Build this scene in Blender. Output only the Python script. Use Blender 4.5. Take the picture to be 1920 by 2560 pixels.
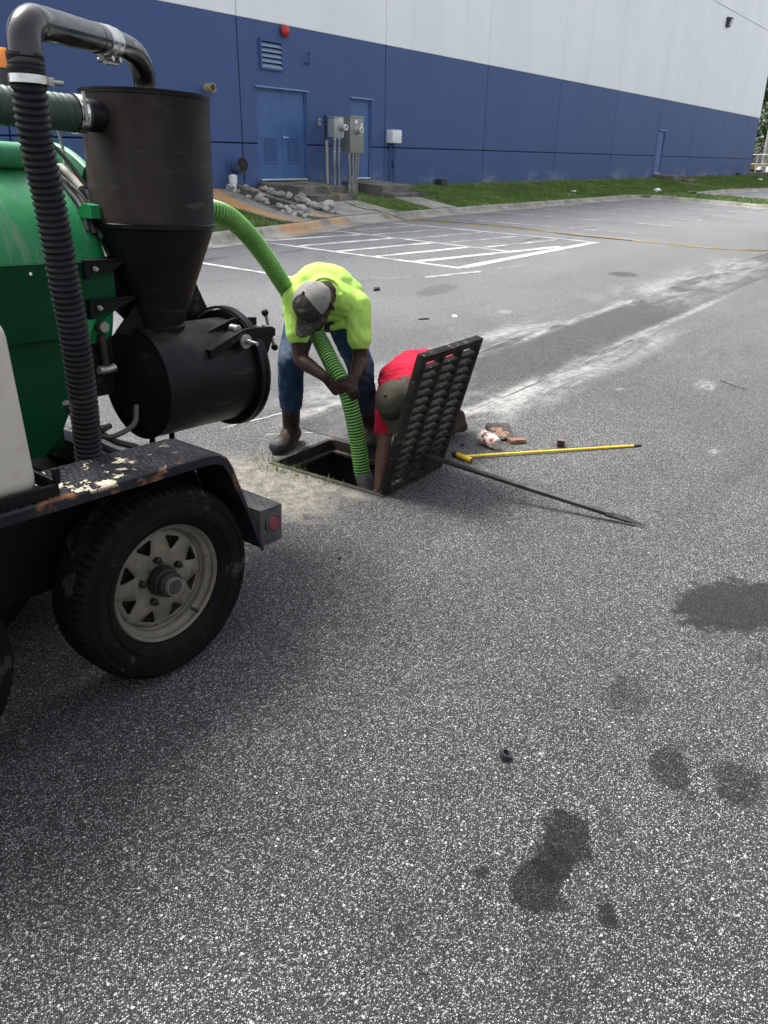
import bpy, bmesh, math, random
from mathutils import Vector, Matrix, Quaternion, noise
R = math.radians
for o in list(bpy.data.objects):
    bpy.data.objects.remove(o, do_unlink=True)
scn = bpy.context.scene
COL = scn.collection
random.seed(7)

# ------------------------------------------------------------------ camera
cd = bpy.data.cameras.new('camera')
cam = bpy.data.objects.new('camera', cd); COL.objects.link(cam)
cd.sensor_fit = 'VERTICAL'; cd.sensor_height = 36.0; cd.lens = 1974.0 / 2560.0 * 36.0
cd.clip_start = 0.05; cd.clip_end = 2000
right = Vector((0.589, -0.808, 0.013)); fwd = Vector((0.741, 0.533, -0.409))
right = (right - fwd * right.dot(fwd) / fwd.length_squared).normalized(); fwd.normalize()
up = right.cross(fwd)
cam.matrix_world = Matrix(((right.x, up.x, -fwd.x, 0), (right.y, up.y, -fwd.y, 0), (right.z, up.z, -fwd.z, 1.63), (0, 0, 0, 1)))
scn.camera = cam

# ------------------------------------------------------------------ light: hazy bright sky, soft high sun behind the building
SUN_EL, SUN_ROT = R(60), R(0)
wd = bpy.data.worlds.new('World'); scn.world = wd; wd.use_nodes = True
wn = wd.node_tree; wn.nodes.clear()
wo = wn.nodes.new('ShaderNodeOutputWorld'); wb = wn.nodes.new('ShaderNodeBackground')
sky = wn.nodes.new('ShaderNodeTexSky'); sky.sky_type = 'NISHITA'; sky.sun_disc = False
sky.sun_elevation = SUN_EL; sky.sun_rotation = SUN_ROT; sky.air_density = 1.0; sky.dust_density = 5.0; sky.ozone_density = 1.0
hs = wn.nodes.new('ShaderNodeHueSaturation'); hs.inputs['Saturation'].default_value = 0.30
wn.links.new(sky.outputs[0], hs.inputs['Color']); wn.links.new(hs.outputs[0], wb.inputs[0])
wb.inputs[1].default_value = 0.095
wn.links.new(wb.outputs[0], wo.inputs[0])
sl = bpy.data.lights.new('sun', 'SUN'); sl.energy = 1.5; sl.angle = R(22); sl.color = (1.0, 0.97, 0.93)
sun = bpy.data.objects.new('sun', sl); COL.objects.link(sun)
sdir = Vector((math.sin(SUN_ROT) * math.cos(SUN_EL), math.cos(SUN_ROT) * math.cos(SUN_EL), math.sin(SUN_EL)))
sun.rotation_euler = sdir.to_track_quat('Z', 'Y').to_euler(); sun.location = (10, 20, 40)
vs = scn.view_settings
vs.view_transform = 'Standard'; vs.look = 'None'; vs.gamma = 1.0; vs.exposure = 2.05; vs.use_curve_mapping = False
scn.render.engine = 'CYCLES'
scn.cycles.adaptive_threshold = 0.02; scn.cycles.max_bounces = 5; scn.cycles.diffuse_bounces = 3; scn.cycles.glossy_bounces = 2

# ------------------------------------------------------------------ node helpers
class NT:
    def __init__(s, name):
        s.m = bpy.data.materials.new(name); s.m.use_nodes = True
        s.t = s.m.node_tree; s.b = s.t.nodes['Principled BSDF']; s._pos = None; s.dim = '3D'
    def n(s, typ, **kw):
        nd = s.t.nodes.new(typ)
        for k, v in kw.items(): setattr(nd, k, v)
        return nd
    def lk(s, a, b): s.t.links.new(a, b)
    def setin(s, nd, key, v):
        if hasattr(v, 'is_output') or isinstance(v, bpy.types.NodeSocket): s.lk(v, nd.inputs[key])
        else: nd.inputs[key].default_value = v
    @property
    def pos(s):
        if s._pos is None: s._pos = s.n('ShaderNodeNewGeometry').outputs['Position']
        return s._pos
    def obj(s): return s.n('ShaderNodeTexCoord').outputs['Object']
    def noise(s, vec, scale, detail=3, rough=.55, dist=0):
        nd = s.n('ShaderNodeTexNoise', noise_dimensions=s.dim); s.lk(vec, nd.inputs['Vector'])
        nd.inputs['Scale'].default_value = scale; nd.inputs['Detail'].default_value = detail
        nd.inputs['Roughness'].default_value = rough; nd.inputs['Distortion'].default_value = dist
        return nd.outputs['Fac']
    def vor(s, vec, scale, feature='F1', rnd=1.0, metric='EUCLIDEAN'):
        nd = s.n('ShaderNodeTexVoronoi', feature=feature, voronoi_dimensions=s.dim, distance=metric); s.lk(vec, nd.inputs['Vector'])
        nd.inputs['Scale'].default_value = scale; nd.inputs['Randomness'].default_value = rnd
        return nd
    def ramp(s, fac, stops, interp='LINEAR'):
        nd = s.n('ShaderNodeValToRGB'); s.lk(fac, nd.inputs[0]); cr = nd.color_ramp; cr.interpolation = interp
        while len(cr.elements) < len(stops): cr.elements.new(.5)
        for e, (p, c) in zip(cr.elements, stops):
            e.position = p; e.color = (*c, 1) if hasattr(c, '__len__') else (c, c, c, 1)
        return nd.outputs[0]
    def rng(s, v, a, b, c=0., d=1., smooth=True):
        nd = s.n('ShaderNodeMapRange'); nd.interpolation_type = 'SMOOTHSTEP' if smooth else 'LINEAR'
        s.lk(v, nd.inputs[0])
        for i, x in zip((1, 2, 3, 4), (a, b, c, d)): nd.inputs[i].default_value = x
        return nd.outputs[0]
    def math(s, op, a, b=0.):
        nd = s.n('ShaderNodeMath', operation=op); s.setin(nd, 0, a); s.setin(nd, 1, b); return nd.outputs[0]
    def mix(s, f, a, b, mode='MIX'):
        nd = s.n('ShaderNodeMix', data_type='RGBA', blend_type=mode)
        s.setin(nd, 0, f)
        for k, v in ((6, a), (7, b)):
            if isinstance(v, (tuple, list)): v = (*v[:3], 1)
            s.setin(nd, k, v)
        return nd.outputs[2]
    def scl(s, vec, sc, loc=(0, 0, 0), rot=(0, 0, 0)):
        nd = s.n('ShaderNodeMapping'); s.lk(vec, nd.inputs[0]); nd.inputs['Scale'].default_value = sc
        nd.inputs['Location'].default_value = loc; nd.inputs['Rotation'].default_value = rot
        return nd.outputs[0]
    def sep(s, vec):
        nd = s.n('ShaderNodeSeparateXYZ'); s.lk(vec, nd.inputs[0]); return nd.outputs
    def ell(s, cx, cy, rx, ry, rot=0, soft=.5, wob=.35, nz=None):
        """noise-edged ellipse mask on the ground plane"""
        sub = s.n('ShaderNodeVectorMath', operation='SUBTRACT'); s.lk(s.pos, sub.inputs[0]); sub.inputs[1].default_value = (cx, cy, 0)
        mp = s.scl(sub.outputs[0], (1, 1, 0), rot=(0, 0, -rot))
        mp = s.scl(mp, (1 / rx, 1 / ry, 0))
        ln = s.n('ShaderNodeVectorMath', operation='LENGTH'); s.lk(mp, ln.inputs[0])
        d = s.math('ADD', ln.outputs['Value'], s.math('MULTIPLY', s.math('SUBTRACT', nz if nz is not None else s.noise(s.pos, 6, 4), .5), wob * 2))
        return s.rng(d, 1 - soft * .5, 1 + soft * .5, 1, 0)
    def bump(s, h, strength=.3, dist=.01):
        nd = s.n('ShaderNodeBump'); nd.inputs['Strength'].default_value = strength; nd.inputs['Distance'].default_value = dist
        s.lk(h, nd.inputs['Height']); s.lk(nd.outputs[0], s.b.inputs['Normal'])
    def out(s, col, rough=.7, metal=0., spec=.5):
        if isinstance(col, (tuple, list)): col = (*col[:3], 1)
        s.setin(s.b, 'Base Color', col); s.setin(s.b, 'Roughness', rough); s.setin(s.b, 'Metallic', metal)
        s.setin(s.b, 'Specular IOR Level', spec); return s.m

def pm(name, c1, c2, scale=4, rough=.7, metal=0., bump=.15, bscale=60, spec=.5, c3=None, c3s=8, c3t=.62, vary=.15, bd=.004, stretch=(1, 1, 1)):
    """plain weathered surface: two-tone noise, fine speckle, optional third colour in patches, fine relief"""
    t = NT(name); v = t.scl(t.obj(), stretch)
    c = t.mix(t.rng(t.noise(v, scale, 4), .35, .65), c1, c2)
    if c3: c = t.mix(t.rng(t.noise(v, c3s, 5, .65), c3t, c3t + .06), c, c3)
    fine = t.noise(v, bscale, 3)
    c = t.mix(vary, c, t.mix(1, c, t.ramp(fine, [(.3, .35), (.7, 1.4)]), 'MULTIPLY'))
    if bump: t.bump(fine, bump, bd)
    return t.out(c, t.rng(t.noise(v, scale * 3), .3, .7, max(.05, rough - .1), min(1, rough + .1)), metal, spec)

MAT = {}
def M(k): return MAT[k]

# ------------------------------------------------------------------ mesh helpers
def obj(name, me, mat=None, parent=None, smooth=None, **props):
    o = bpy.data.objects.new(name, me); COL.objects.link(o)
    if mat is not None:
        for m_ in (mat if isinstance(mat, (list, tuple)) else [mat]): me.materials.append(m_)
    if parent is not None: o.parent = parent
    if smooth is not None:
        for p in me.polygons: p.use_smooth = True
        if smooth < 179:
            me.set_sharp_from_angle(angle=R(smooth))
    for k, v in props.items(): o[k] = v
    return o
def mesh(verts, faces, name='m'):
    me = bpy.data.meshes.new(name); me.from_pydata([tuple(v) for v in verts], [], faces); me.update(); return me
def bm_mesh(bm, name='m'):
    me = bpy.data.meshes.new(name); bmesh.ops.recalc_face_normals(bm, faces=bm.faces); bm.to_mesh(me); bm.free(); return me
def thing(name, label, cat, loc=(0, 0, 0), group=None, mat=None):
    o = bpy.data.objects.new(name, None); COL.objects.link(o); o.empty_display_size = .1
    if mat is not None: o.matrix_world = mat
    else: o.location = loc
    o['label'] = label; o['category'] = cat
    if group: o['group'] = group
    return o
def tag(o, label, cat, group=None):
    o['label'] = label; o['category'] = cat
    if group: o['group'] = group
    return o
def add_box(bm, a, b, bevel=0., seg=2):
    a, b = Vector(a), Vector(b); r = bmesh.ops.create_cube(bm, size=1)
    for v in r['verts']:
        v.co = Vector(((a.x + b.x) / 2 + v.co.x * (b.x - a.x), (a.y + b.y) / 2 + v.co.y * (b.y - a.y), (a.z + b.z) / 2 + v.co.z * (b.z - a.z)))
    if bevel:
        es = {e for v in r['verts'] for e in v.link_edges}
        bmesh.ops.bevel(bm, geom=list(es), offset=bevel, segments=seg, affect='EDGES', profile=.6)
    return bm
def box(name, a, b, mat, parent=None, bevel=0., seg=2, **props):
    bm = bmesh.new(); add_box(bm, a, b, bevel, seg)
    return obj(name, bm_mesh(bm), mat, parent, 40 if bevel else None, **props)
def boxes(name, lst, mat, parent=None, bevel=0., **props):
    bm = bmesh.new()
    for a, b in lst: add_box(bm, a, b, bevel)
    return obj(name, bm_mesh(bm), mat, parent, 40 if bevel else None, **props)
def prism_mesh(poly, depth, axis='Y', at=0.):
    """extrude a 2D polygon: axis Y -> poly in XZ, axis Z -> poly in XY, axis X -> poly in YZ"""
    def P(p, d):
        return {'Y': (p[0], d, p[1]), 'Z': (p[0], p[1], d), 'X': (d, p[0], p[1])}[axis]
    bm = bmesh.new(); vs_ = [bm.verts.new(P(p, at)) for p in poly]; f = bm.faces.new(vs_)
    r = bmesh.ops.extrude_face_region(bm, geom=[f])
    d = {'Y': (0, depth, 0), 'Z': (0, 0, depth), 'X': (depth, 0, 0)}[axis]
    bmesh.ops.translate(bm, vec=d, verts=[e for e in r['geom'] if isinstance(e, bmesh.types.BMVert)])
    return bm_mesh(bm)
def catmull(pts, n):
    pts = [Vector(p) for p in pts]; P = [2 * pts[0] - pts[1]] + pts + [2 * pts[-1] - pts[-2]]; out = []
    for i in range(1, len(P) - 2):
        for k in range(n):
            t = k / n; a, b, c, d = P[i - 1:i + 3]
            out.append(.5 * ((2 * b) + (c - a) * t + (2 * a - 5 * b + 4 * c - d) * t * t + (3 * b - a - 3 * c + d) * t ** 3))
    out.append(pts[-1]); return out
def resample(pts, step):
    L = [0]
    for a, b in zip(pts, pts[1:]): L.append(L[-1] + (b - a).length)
    n = max(2, int(round(L[-1] / step))); out = []; j = 0
    for i in range(n + 1):
        d = L[-1] * i / n
        while j < len(L) - 2 and L[j + 1] < d: j += 1
        seg = L[j + 1] - L[j]; t = (d - L[j]) / seg if seg else 0
        out.append(pts[j].lerp(pts[j + 1], t))
    return out, L[-1]
def sweep(pts, radii, seg=16, cap=True, ring_mat=None, start_dir=None):
    """tube along points with a radius per point (parallel-transport frame)"""
    n = len(pts); verts = []; faces = []
    T = [(pts[min(i + 1, n - 1)] - pts[max(i - 1, 0)]).normalized() for i in range(n)]
    ref = Vector((0, 0, 1)) if abs(T[0].z) < .9 else Vector((1, 0, 0))
    N = (ref - T[0] * ref.dot(T[0])).normalized()
    for i in range(n):
        N = (N - T[i] * N.dot(T[i])).normalized(); B = T[i].cross(N); r = radii[i] if hasattr(radii, '__len__') else radii
        for k in range(seg):
            a = 2 * math.pi * k / seg; verts.append(pts[i] + (N * math.cos(a) + B * math.sin(a)) * r)
    mi = []
    for i in range(n - 1):
        for k in range(seg):
            k2 = (k + 1) % seg; faces.append((i * seg + k, i * seg + k2, (i + 1) * seg + k2, (i + 1) * seg + k))
            mi.append(ring_mat[i] if ring_mat else 0)
    if cap:
        faces.append(tuple(reversed(range(seg)))); mi.append(mi[0])
        faces.append(tuple((n - 1) * seg + k for k in range(seg))); mi.append(mi[-2])
    me = mesh(verts, faces)
    if ring_mat: me.polygons.foreach_set('material_index', mi)
    return me
def tube(name, pts, r, mat, parent=None, seg=12, n=8, smooth=50, **props):
    P = catmull(pts, n) if n > 1 and len(pts) > 2 else [Vector(p) for p in pts]
    return obj(name, sweep(P, r, seg), mat, parent, smooth, **props)
def lathe_mesh(profile, seg=32, axis='Z', center=(0, 0, 0), close=False, cap=True):
    """profile = [(r, h)...] around an axis; open ends capped when r = 0 is not reached"""
    verts = []; faces = []; n = len(profile); c = Vector(center)
    for r, h in profile:
        for k in range(seg):
            a = 2 * math.pi * k / seg; x, y = r * math.cos(a), r * math.sin(a)
            verts.append(c + Vector({'Z': (x, y, h), 'X': (h, x, y), 'Y': (y, h, x)}[axis]))
    rng_ = range(n) if close else range(n - 1)
    for i in rng_:
        j = (i + 1) % n
        for k in range(seg):
            k2 = (k + 1) % seg; faces.append((i * seg + k, i * seg + k2, j * seg + k2, j * seg + k))
    if not close and cap:
        if profile[0][0] > 1e-4: faces.append(tuple(reversed(range(seg))))
        if profile[-1][0] > 1e-4: faces.append(tuple((n - 1) * seg + k for k in range(seg)))
    bm = bmesh.new(); me = mesh(verts, faces); bm.from_mesh(me); bpy.data.meshes.remove(me)
    bmesh.ops.remove_doubles(bm, verts=bm.verts, dist=1e-5)
    return bm_mesh(bm)
def lathe(name, profile, mat, parent=None, seg=32, axis='Z', center=(0, 0, 0), close=False, smooth=35, cap=True, **props):
    return obj(name, lathe_mesh(profile, seg, axis, center, close, cap), mat, parent, smooth, **props)
def copy_tree(o, parent=None):
    c = o.copy(); COL.objects.link(c)
    if parent is not None: c.parent = parent
    for ch in list(o.children): copy_tree(ch, c)
    return c
def rock_mesh(seed, sub=1, rough=.35, flat=.75):
    rs = random.Random(seed); bm = bmesh.new(); bmesh.ops.create_icosphere(bm, subdivisions=sub + 1, radius=.5)
    off = Vector((rs.uniform(0, 99), rs.uniform(0, 99), rs.uniform(0, 99)))
    cuts = [Vector((rs.gauss(0, 1), rs.gauss(0, 1), rs.gauss(0, 1))).normalized() for _ in range(9)]
    for v in bm.verts:
        d = v.co.normalized(); r = .5
        for c in cuts:
            k = d.dot(c)
            if k > .55: r = min(r, .36 / k)
        r *= 1 + rough * noise.noise(d * 1.7 + off) * .6
        v.co = d * r; v.co.z *= flat
    return bm_mesh(bm)

# ------------------------------------------------------------------ materials
def asphalt(name, dark=1.0, dust=True):
    t = NT(name); t.dim = '2D'; p = t.pos
    pj = t.scl(p, (1, 1, 1), rot=(0, 0, .6)); v1 = t.vor(pj, 248, metric='MANHATTAN'); v2 = t.vor(p, 430); v3 = t.vor(t.scl(p, (1, 1, 1), (3.1, 7.7, 0)), 95)
    c1 = t.sep(v1.outputs['Color']); c2 = t.sep(v2.outputs['Color']); c3 = t.sep(v3.outputs['Color'])
    binder = t.mix(t.rng(t.noise(p, 9, 2), .35, .65), (.024, .024, .025), (.044, .044, .046))
    stone1 = t.ramp(c1[0], [(0, (.020, .020, .021)), (.50, (.040, .040, .041)), (.70, (.075, .076, .076)), (.80, (.19, .19, .19)), (.90, (.40, .40, .395)), (1, (.62, .62, .61))])
    m1 = t.rng(v1.outputs['Distance'], .46, .62, 1, 0)
    stone2 = t.ramp(c2[0], [(0, (.018, .018, .019)), (.60, (.046, .046, .047)), (.84, (.12, .12, .12)), (1, (.40, .40, .395))])
    m2 = t.rng(v2.outputs['Distance'], .40, .60, 1, 0)
    big = t.math('MULTIPLY', t.rng(c3[1], .982, .986), t.rng(v3.outputs['Distance'], .28, .36, 1, 0))
    c = t.mix(m2, binder, stone2); c = t.mix(m1, c, stone1)
    X0, Y0 = t.sep(p)[0:2]
    wx = t.math('MULTIPLY', t.rng(t.math('ADD', X0, Y0), 2.2, 5.2), .22)   # grazing sheen painted in: stones lighten with distance from the camera
    c = t.mix(wx, c, t.mix(1, c, (1.9, 1.91, 1.9), 'MULTIPLY'))
    c = t.mix(big, c, (.52, .51, .48))
    X, Y, Z = t.sep(p)[0:3]
    # bleaching and traffic film in broad uneven patches, bleach plus painted-in grazing brightness toward the far bays
    n1 = t.noise(p, .55, 5, .6, .4); n2 = t.noise(t.scl(p, (.25, 1.6, 1)), 1.3, 5, .62, .6)
    film = t.mix(t.rng(n1, .30, .70), (.72, .725, .73), (.94, .945, .95))
    c = t.mix(1, c, film, 'MULTIPLY')
    c = t.mix(t.math('MULTIPLY', t.rng(n2, .5, .72), .42), c, t.mix(1, c, (.55, .56, .58), 'MULTIPLY'))
    age_sheen = t.math('MULTIPLY', t.math('ADD', t.rng(Y, 2.6, 7.5, 0, .85), t.math('MULTIPLY', t.rng(X, 3.0, 12.0), t.rng(Y, 2.6, 7.5, .30, 0))), t.rng(n1, .2, .75, .75, 1.0))
    c = t.mix(age_sheen, c, t.mix(t.rng(t.noise(p, 34, 4, .7), .35, .65), (.155, .157, .160), (.285, .289, .292)))
    if dark != 1: c = t.mix(1, c, (dark, dark, dark * 1.02), 'MULTIPLY')
    # tyre scuffs in the bays
    sc = t.math('MULTIPLY', t.rng(t.noise(t.scl(p, (.35, 1.9, 1), rot=(0, 0, .25)), 1.1, 4, .6, 1.2), .60, .70), t.rng(Y, 5.5, 8))
    c = t.mix(t.math('MULTIPLY', sc, .55), c, (.06, .062, .066))
    # oil and wet spots: (x, y, rx, ry, rot, strength, colour)
    wn1 = t.noise(p, 14, 3); wn2 = t.noise(p, 40, 2)
    for (x, y, a, b, rt, st, col) in [
        (1.545, .505, .085, .062, .5, .97, (.02, .022, .022)), (1.365, .492, .078, .062, .2, .97, (.02, .022, .022)), (1.45, .50, .06, .045, .4, .97, (.02, .022, .022)),
        (1.319, .629, .022, .017, 0, .9, (.03, .03, .03)), (1.389, .328, .036, .020, .6, .9, (.03, .03, .03)),
        (1.985, .372, .085, .055, .3, .80, (.03, .03, .03)), (2.04, .19, .09, .06, .2, .78, (.03, .03, .03)), (1.90, .30, .04, .03, 0, .5, (.04, .04, .04)),
        (3.08, .46, .26, .17, -.5, .95, (.045, .040, .034)), (2.24, .60, .10, .06, .3, .5, (.04, .04, .038)), (2.74, .31, .05, .03, 0, .5, (.03, .03, .03)),
        (1.66, .42, .07, .035, .8, .4, (.075, .068, .05)), (1.15, .36, .14, .05, .6, .35, (.06, .052, .042)), (1.05, .72, .10, .05, .2, .25, (.06, .055, .048)),
        (12.4, 4.43, .26, .20, 0, .6, (.05, .05, .05)), (8.9, 5.6, .5, .16, .2, .35, (.07, .07, .07)), (4.35, 2.58, .34, .035, .08, .6, (.16, .10, .05))]:
        m = t.ell(x, y, a * 1.08, b * 1.08, rt, .34, .55, wn1 if max(a, b) > .06 else wn2)
        keep = t.mix(.13, tuple(q * .3 for q in col), c)
        c = t.mix(t.math('MULTIPLY', m, st), c, keep)
    # pale spills
    for (x, y, a, b) in [(1.80, .70, .022, .010), (6.55, 1.55, .16, .07), (4.95, 1.05, .05, .03), (6.0, 2.05, .05, .025), (8.3, 4.3, .12, .07), (1.16, .60, .007, .007)]:
        m = t.ell(x, y, a, b, .2, .9, .7, wn1 if max(a, b) > .06 else wn2); c = t.mix(t.math('MULTIPLY', t.math('MULTIPLY', m, t.rng(t.noise(p, 30, 3, .7), .42, .6)), .45), c, (.50, .50, .48))
    # chalky dust washed along the trench repair
    dn = t.noise(t.scl(p, (.45, 1.8, 1), rot=(0, 0, .12)), 1.7, 4, .66, .3)
    rag = t.noise(p, 9, 3, .7)
    def band(yc, w, x0, x1, s, th):
        d = t.math('ABSOLUTE', t.math('SUBTRACT', Y, yc), 0)
        m = t.rng(d, 0, w, 1, 0)
        m = t.math('MULTIPLY', m, t.math('MULTIPLY', t.rng(X, x0, x0 + .8), t.rng(X, x1 - 1.5, x1, 1, 0)))
        m = t.math('MULTIPLY', m, t.rng(dn, th - .12, th + .16))
        m = t.math('MULTIPLY', m, t.rng(rag, .3, .62, .35, 1))
        return t.math('MULTIPLY', m, s)
    for (yc, w, x0, x1, s, th) in [(3.68, .36, 3.6, 8.8, .66, .47), (2.52, .34, 4.2, 9.0, .62, .47), (3.5, .10, 3.3, 12, .5, .43), (2.66, .09, 4.0, 12, .5, .43), (3.1, .8, 3.7, 6.0, .5, .46), (3.4, .9, 9.5, 17, .55, .48), (2.9, .5, 2.6, 4.8, .4, .43)]:
        c = t.mix(band(yc, w, x0, x1, s, th), c, (.46, .458, .44))
    # sandy silt collar around the inlet
    m = t.math('MAXIMUM', t.ell(2.82, 2.92, .33, .58, -.10, .5, .55, wn1), t.ell(3.03, 2.50, .06, .24, .05, .6, .5, wn1))
    sand = t.mix(t.rng(t.noise(p, 14, 6, .7), .35, .65), (.17, .16, .135), (.34, .325, .29))
    sand = t.mix(t.rng(t.noise(p, 90, 3, .7), .40, .62), t.mix(1, sand, (.55, .53, .5), 'MULTIPLY'), sand)
    c = t.mix(t.math('MULTIPLY', m, t.rng(t.noise(p, 22, 5, .7), .25, .5, .55, .95)), c, sand)
    hgt = t.rng(v1.outputs['Distance'], .1, .8, 1, 0)
    t.bump(hgt, .75, .0045)
    return t.out(c, t.rng(n1, .3, .7, .55, .70), 0, .16)
MAT['asphalt'] = asphalt('asphalt')
MAT['asphalt_patch'] = asphalt('asphalt_patch', .60)

def line_paint(name, wear):
    t = NT(name); p = t.pos
    w = t.math('ADD', t.rng(t.noise(p, 3.0, 4, .6), .3, .7, -.10, .10), t.noise(p, 60, 4, .75))
    m = t.rng(w, wear - .05, wear + .07)
    c = t.mix(m, t.mix(t.rng(t.noise(p, 150, 2), .4, .6), (.09, .09, .092), (.24, .24, .245)), (.62, .62, .61))
    t.bump(t.noise(p, 160, 2), .4, .004)
    return t.out(c, .6)
MAT['line'] = line_paint('line_paint', .45); MAT['line_worn'] = line_paint('line_paint_worn', .52)

def concrete(name, c1, c2, rust=None, ells=(), stripes=()):
    t = NT(name); p = t.pos
    c = t.mix(t.rng(t.noise(p, 1.6, 6, .65), .32, .68), c1, c2)
    c = t.mix(t.rng(t.noise(t.scl(p, (1, 1, .35)), 5, 6, .7), .55, .75), c, t.mix(1, c, (.5, .5, .48), 'MULTIPLY'))
    c = t.mix(.25, c, t.mix(1, c, t.ramp(t.noise(p, 55, 4, .7), [(.3, .45), (.7, 1.35)]), 'MULTIPLY'))
    X, Y, Z = t.sep(p)[0:3]
    rc = t.mix(t.rng(t.noise(p, 3, 4), .3, .7), (.50, .22, .06), (.44, .30, .15))
    for (x, y, a, b) in ells:
        c = t.mix(t.math('MULTIPLY', t.ell(x, y, a, b, 0, .8, .35), .6), c, rc)
    for (x0, k, w0, w1) in stripes:   # centre x0 + k*(Y-11.8), half width grows uphill
        yy = t.math('SUBTRACT', Y, 11.8)
        d = t.math('ABSOLUTE', t.math('SUBTRACT', X, t.math('ADD', t.math('MULTIPLY', yy, k), x0)))
        w = t.math('ADD', t.math('MULTIPLY', yy, w1), w0)
        q = t.math('ADD', t.math('DIVIDE', d, w), t.math('MULTIPLY', t.math('SUBTRACT', t.noise(t.scl(p, (2, .6, 1)), 3, 4), .5), .7))
        c = t.mix(t.math('MULTIPLY', t.rng(q, .75, 1.15, 1, 0), .85), c, rc)
    t.bump(t.noise(p, 40, 5, .7), .35, .008)
    return t.out(c, .85, 0, .3)
MAT['concrete_kerb'] = concrete('concrete_kerb', (.17, .16, .14), (.34, .325, .29), ells=[(12.15, 11.12, .55, .36), (13.0, 11.25, .35, .2), (14.15, 11.60, .34, .30)])
MAT['concrete_slab'] = concrete('concrete_slab', (.15, .148, .135), (.28, .272, .245), stripes=[(12.86, .30, .13, .10), (14.05, .42, .14, .02)])
MAT['concrete_walk'] = concrete('concrete_walk', (.21, .205, .18), (.34, .33, .30))
MAT['concrete_step'] = concrete('concrete_step', (.07, .068, .062), (.19, .183, .162))
MAT['concrete_old'] = concrete('concrete_old', (.09, .09, .082), (.20, .195, .175))
MAT['rubble'] = concrete('rubble_stone', (.22, .21, .195), (.48, .47, .445))
MAT['rubble_dark'] = concrete('rubble_stone_grey', (.20, .195, .18), (.40, .39, .36))
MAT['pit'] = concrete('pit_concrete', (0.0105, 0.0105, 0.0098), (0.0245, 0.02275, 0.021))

def painted_wall(name, c1, c2, chalk=True, top=None):
    t = NT(name); p = t.pos
    c = t.mix(t.rng(t.noise(t.scl(p, (.35, 1, .16)), 1.2, 5, .6), .3, .7), c1, c2)
    c = t.mix(t.math('MULTIPLY', t.rng(t.noise(t.scl(p, (1.4, 1, .05)), 1.4, 4, .6), .5, .8), .25), c, t.mix(1, c, (.80, .81, .80), 'MULTIPLY'))
    if chalk:
        Z = t.sep(p)[2]; X = t.sep(p)[0]
        m = t.math('MULTIPLY', t.rng(Z, .85, 1.45, 1, 0), t.rng(t.noise(t.scl(p, (.5, 1, 1)), 1.1, 5, .65), .48, .62))
        c = t.mix(t.math('MULTIPLY', m, .35), c, (.33, .38, .46))
        d = t.math('MULTIPLY', t.rng(Z, .8, 1.05, 1, 0), t.rng(t.noise(p, 5, 4, .7), .4, .6))
        c = t.mix(t.math('MULTIPLY', d, .4), c, (.10, .09, .075))
    t.bump(t.noise(p, 45, 4, .6), .18, .006)
    return t.out(c, .62, 0, .35)
MAT['blue'] = painted_wall('blue_wall_paint', (0.046, 0.087, 0.215), (0.053, 0.096, 0.232))
MAT['white_wall'] = painted_wall('white_wall_paint', (.77, .80, .825), (.83, .85, .865), False)
MAT['blue_door'] = pm('blue_door_paint', (.036, .098, .26), (.044, .11, .285), 2, .45, 0, .05, 60)
MAT['groove'] = pm('joint_sealant', (.022, .034, .075), (.03, .042, .09), 3, .8)
MAT['groove_white'] = pm('joint_sealant_grey', (.36, .37, .40), (.42, .43, .45), 3, .8)
MAT['dark_void'] = pm('dark_cavity', (.010, .010, .011), (.016, .016, .017), 3, .9)
MAT['galv'] = pm('galvanised_grey', (.30, .32, .31), (.38, .40, .39), 6, .45, .2, .05)
MAT['cab_olive'] = pm('grey_green_enamel', (.20, .215, .19), (.24, .25, .225), 3, .45, .1, .05, c3=(.30, .31, .28), c3t=.66)
MAT['pvc_grey'] = pm('grey_conduit', (.20, .21, .225), (.26, .27, .285), 4, .5)
MAT['alu'] = pm('bright_aluminium', (.55, .57, .60), (.68, .70, .72), 8, .35, .5, .05)
MAT['white_plastic'] = pm('white_plastic', (.70, .72, .73), (.78, .79, .80), 5, .4)
MAT['red'] = pm('red_enamel', (.42, .015, .02), (.50, .02, .03), 5, .35, 0, .03)
MAT['tan'] = pm('aged_copper_tan', (.42, .31, .18), (.52, .40, .25), 8, .5, .2)
MAT['black_plastic'] = pm('black_plastic', (.018, .018, .02), (.03, .03, .032), 8, .5)
MAT['glass_lamp'] = pm('lamp_glass', (.5, .52, .52), (.62, .63, .63), 8, .2)
MAT['yellow_cord'] = pm('yellow_cord', (.42, .28, .04), (.52, .37, .06), 4, .5)
MAT['black_cord'] = pm('black_cord', (.02, .02, .02), (.035, .035, .035), 4, .6)
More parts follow.
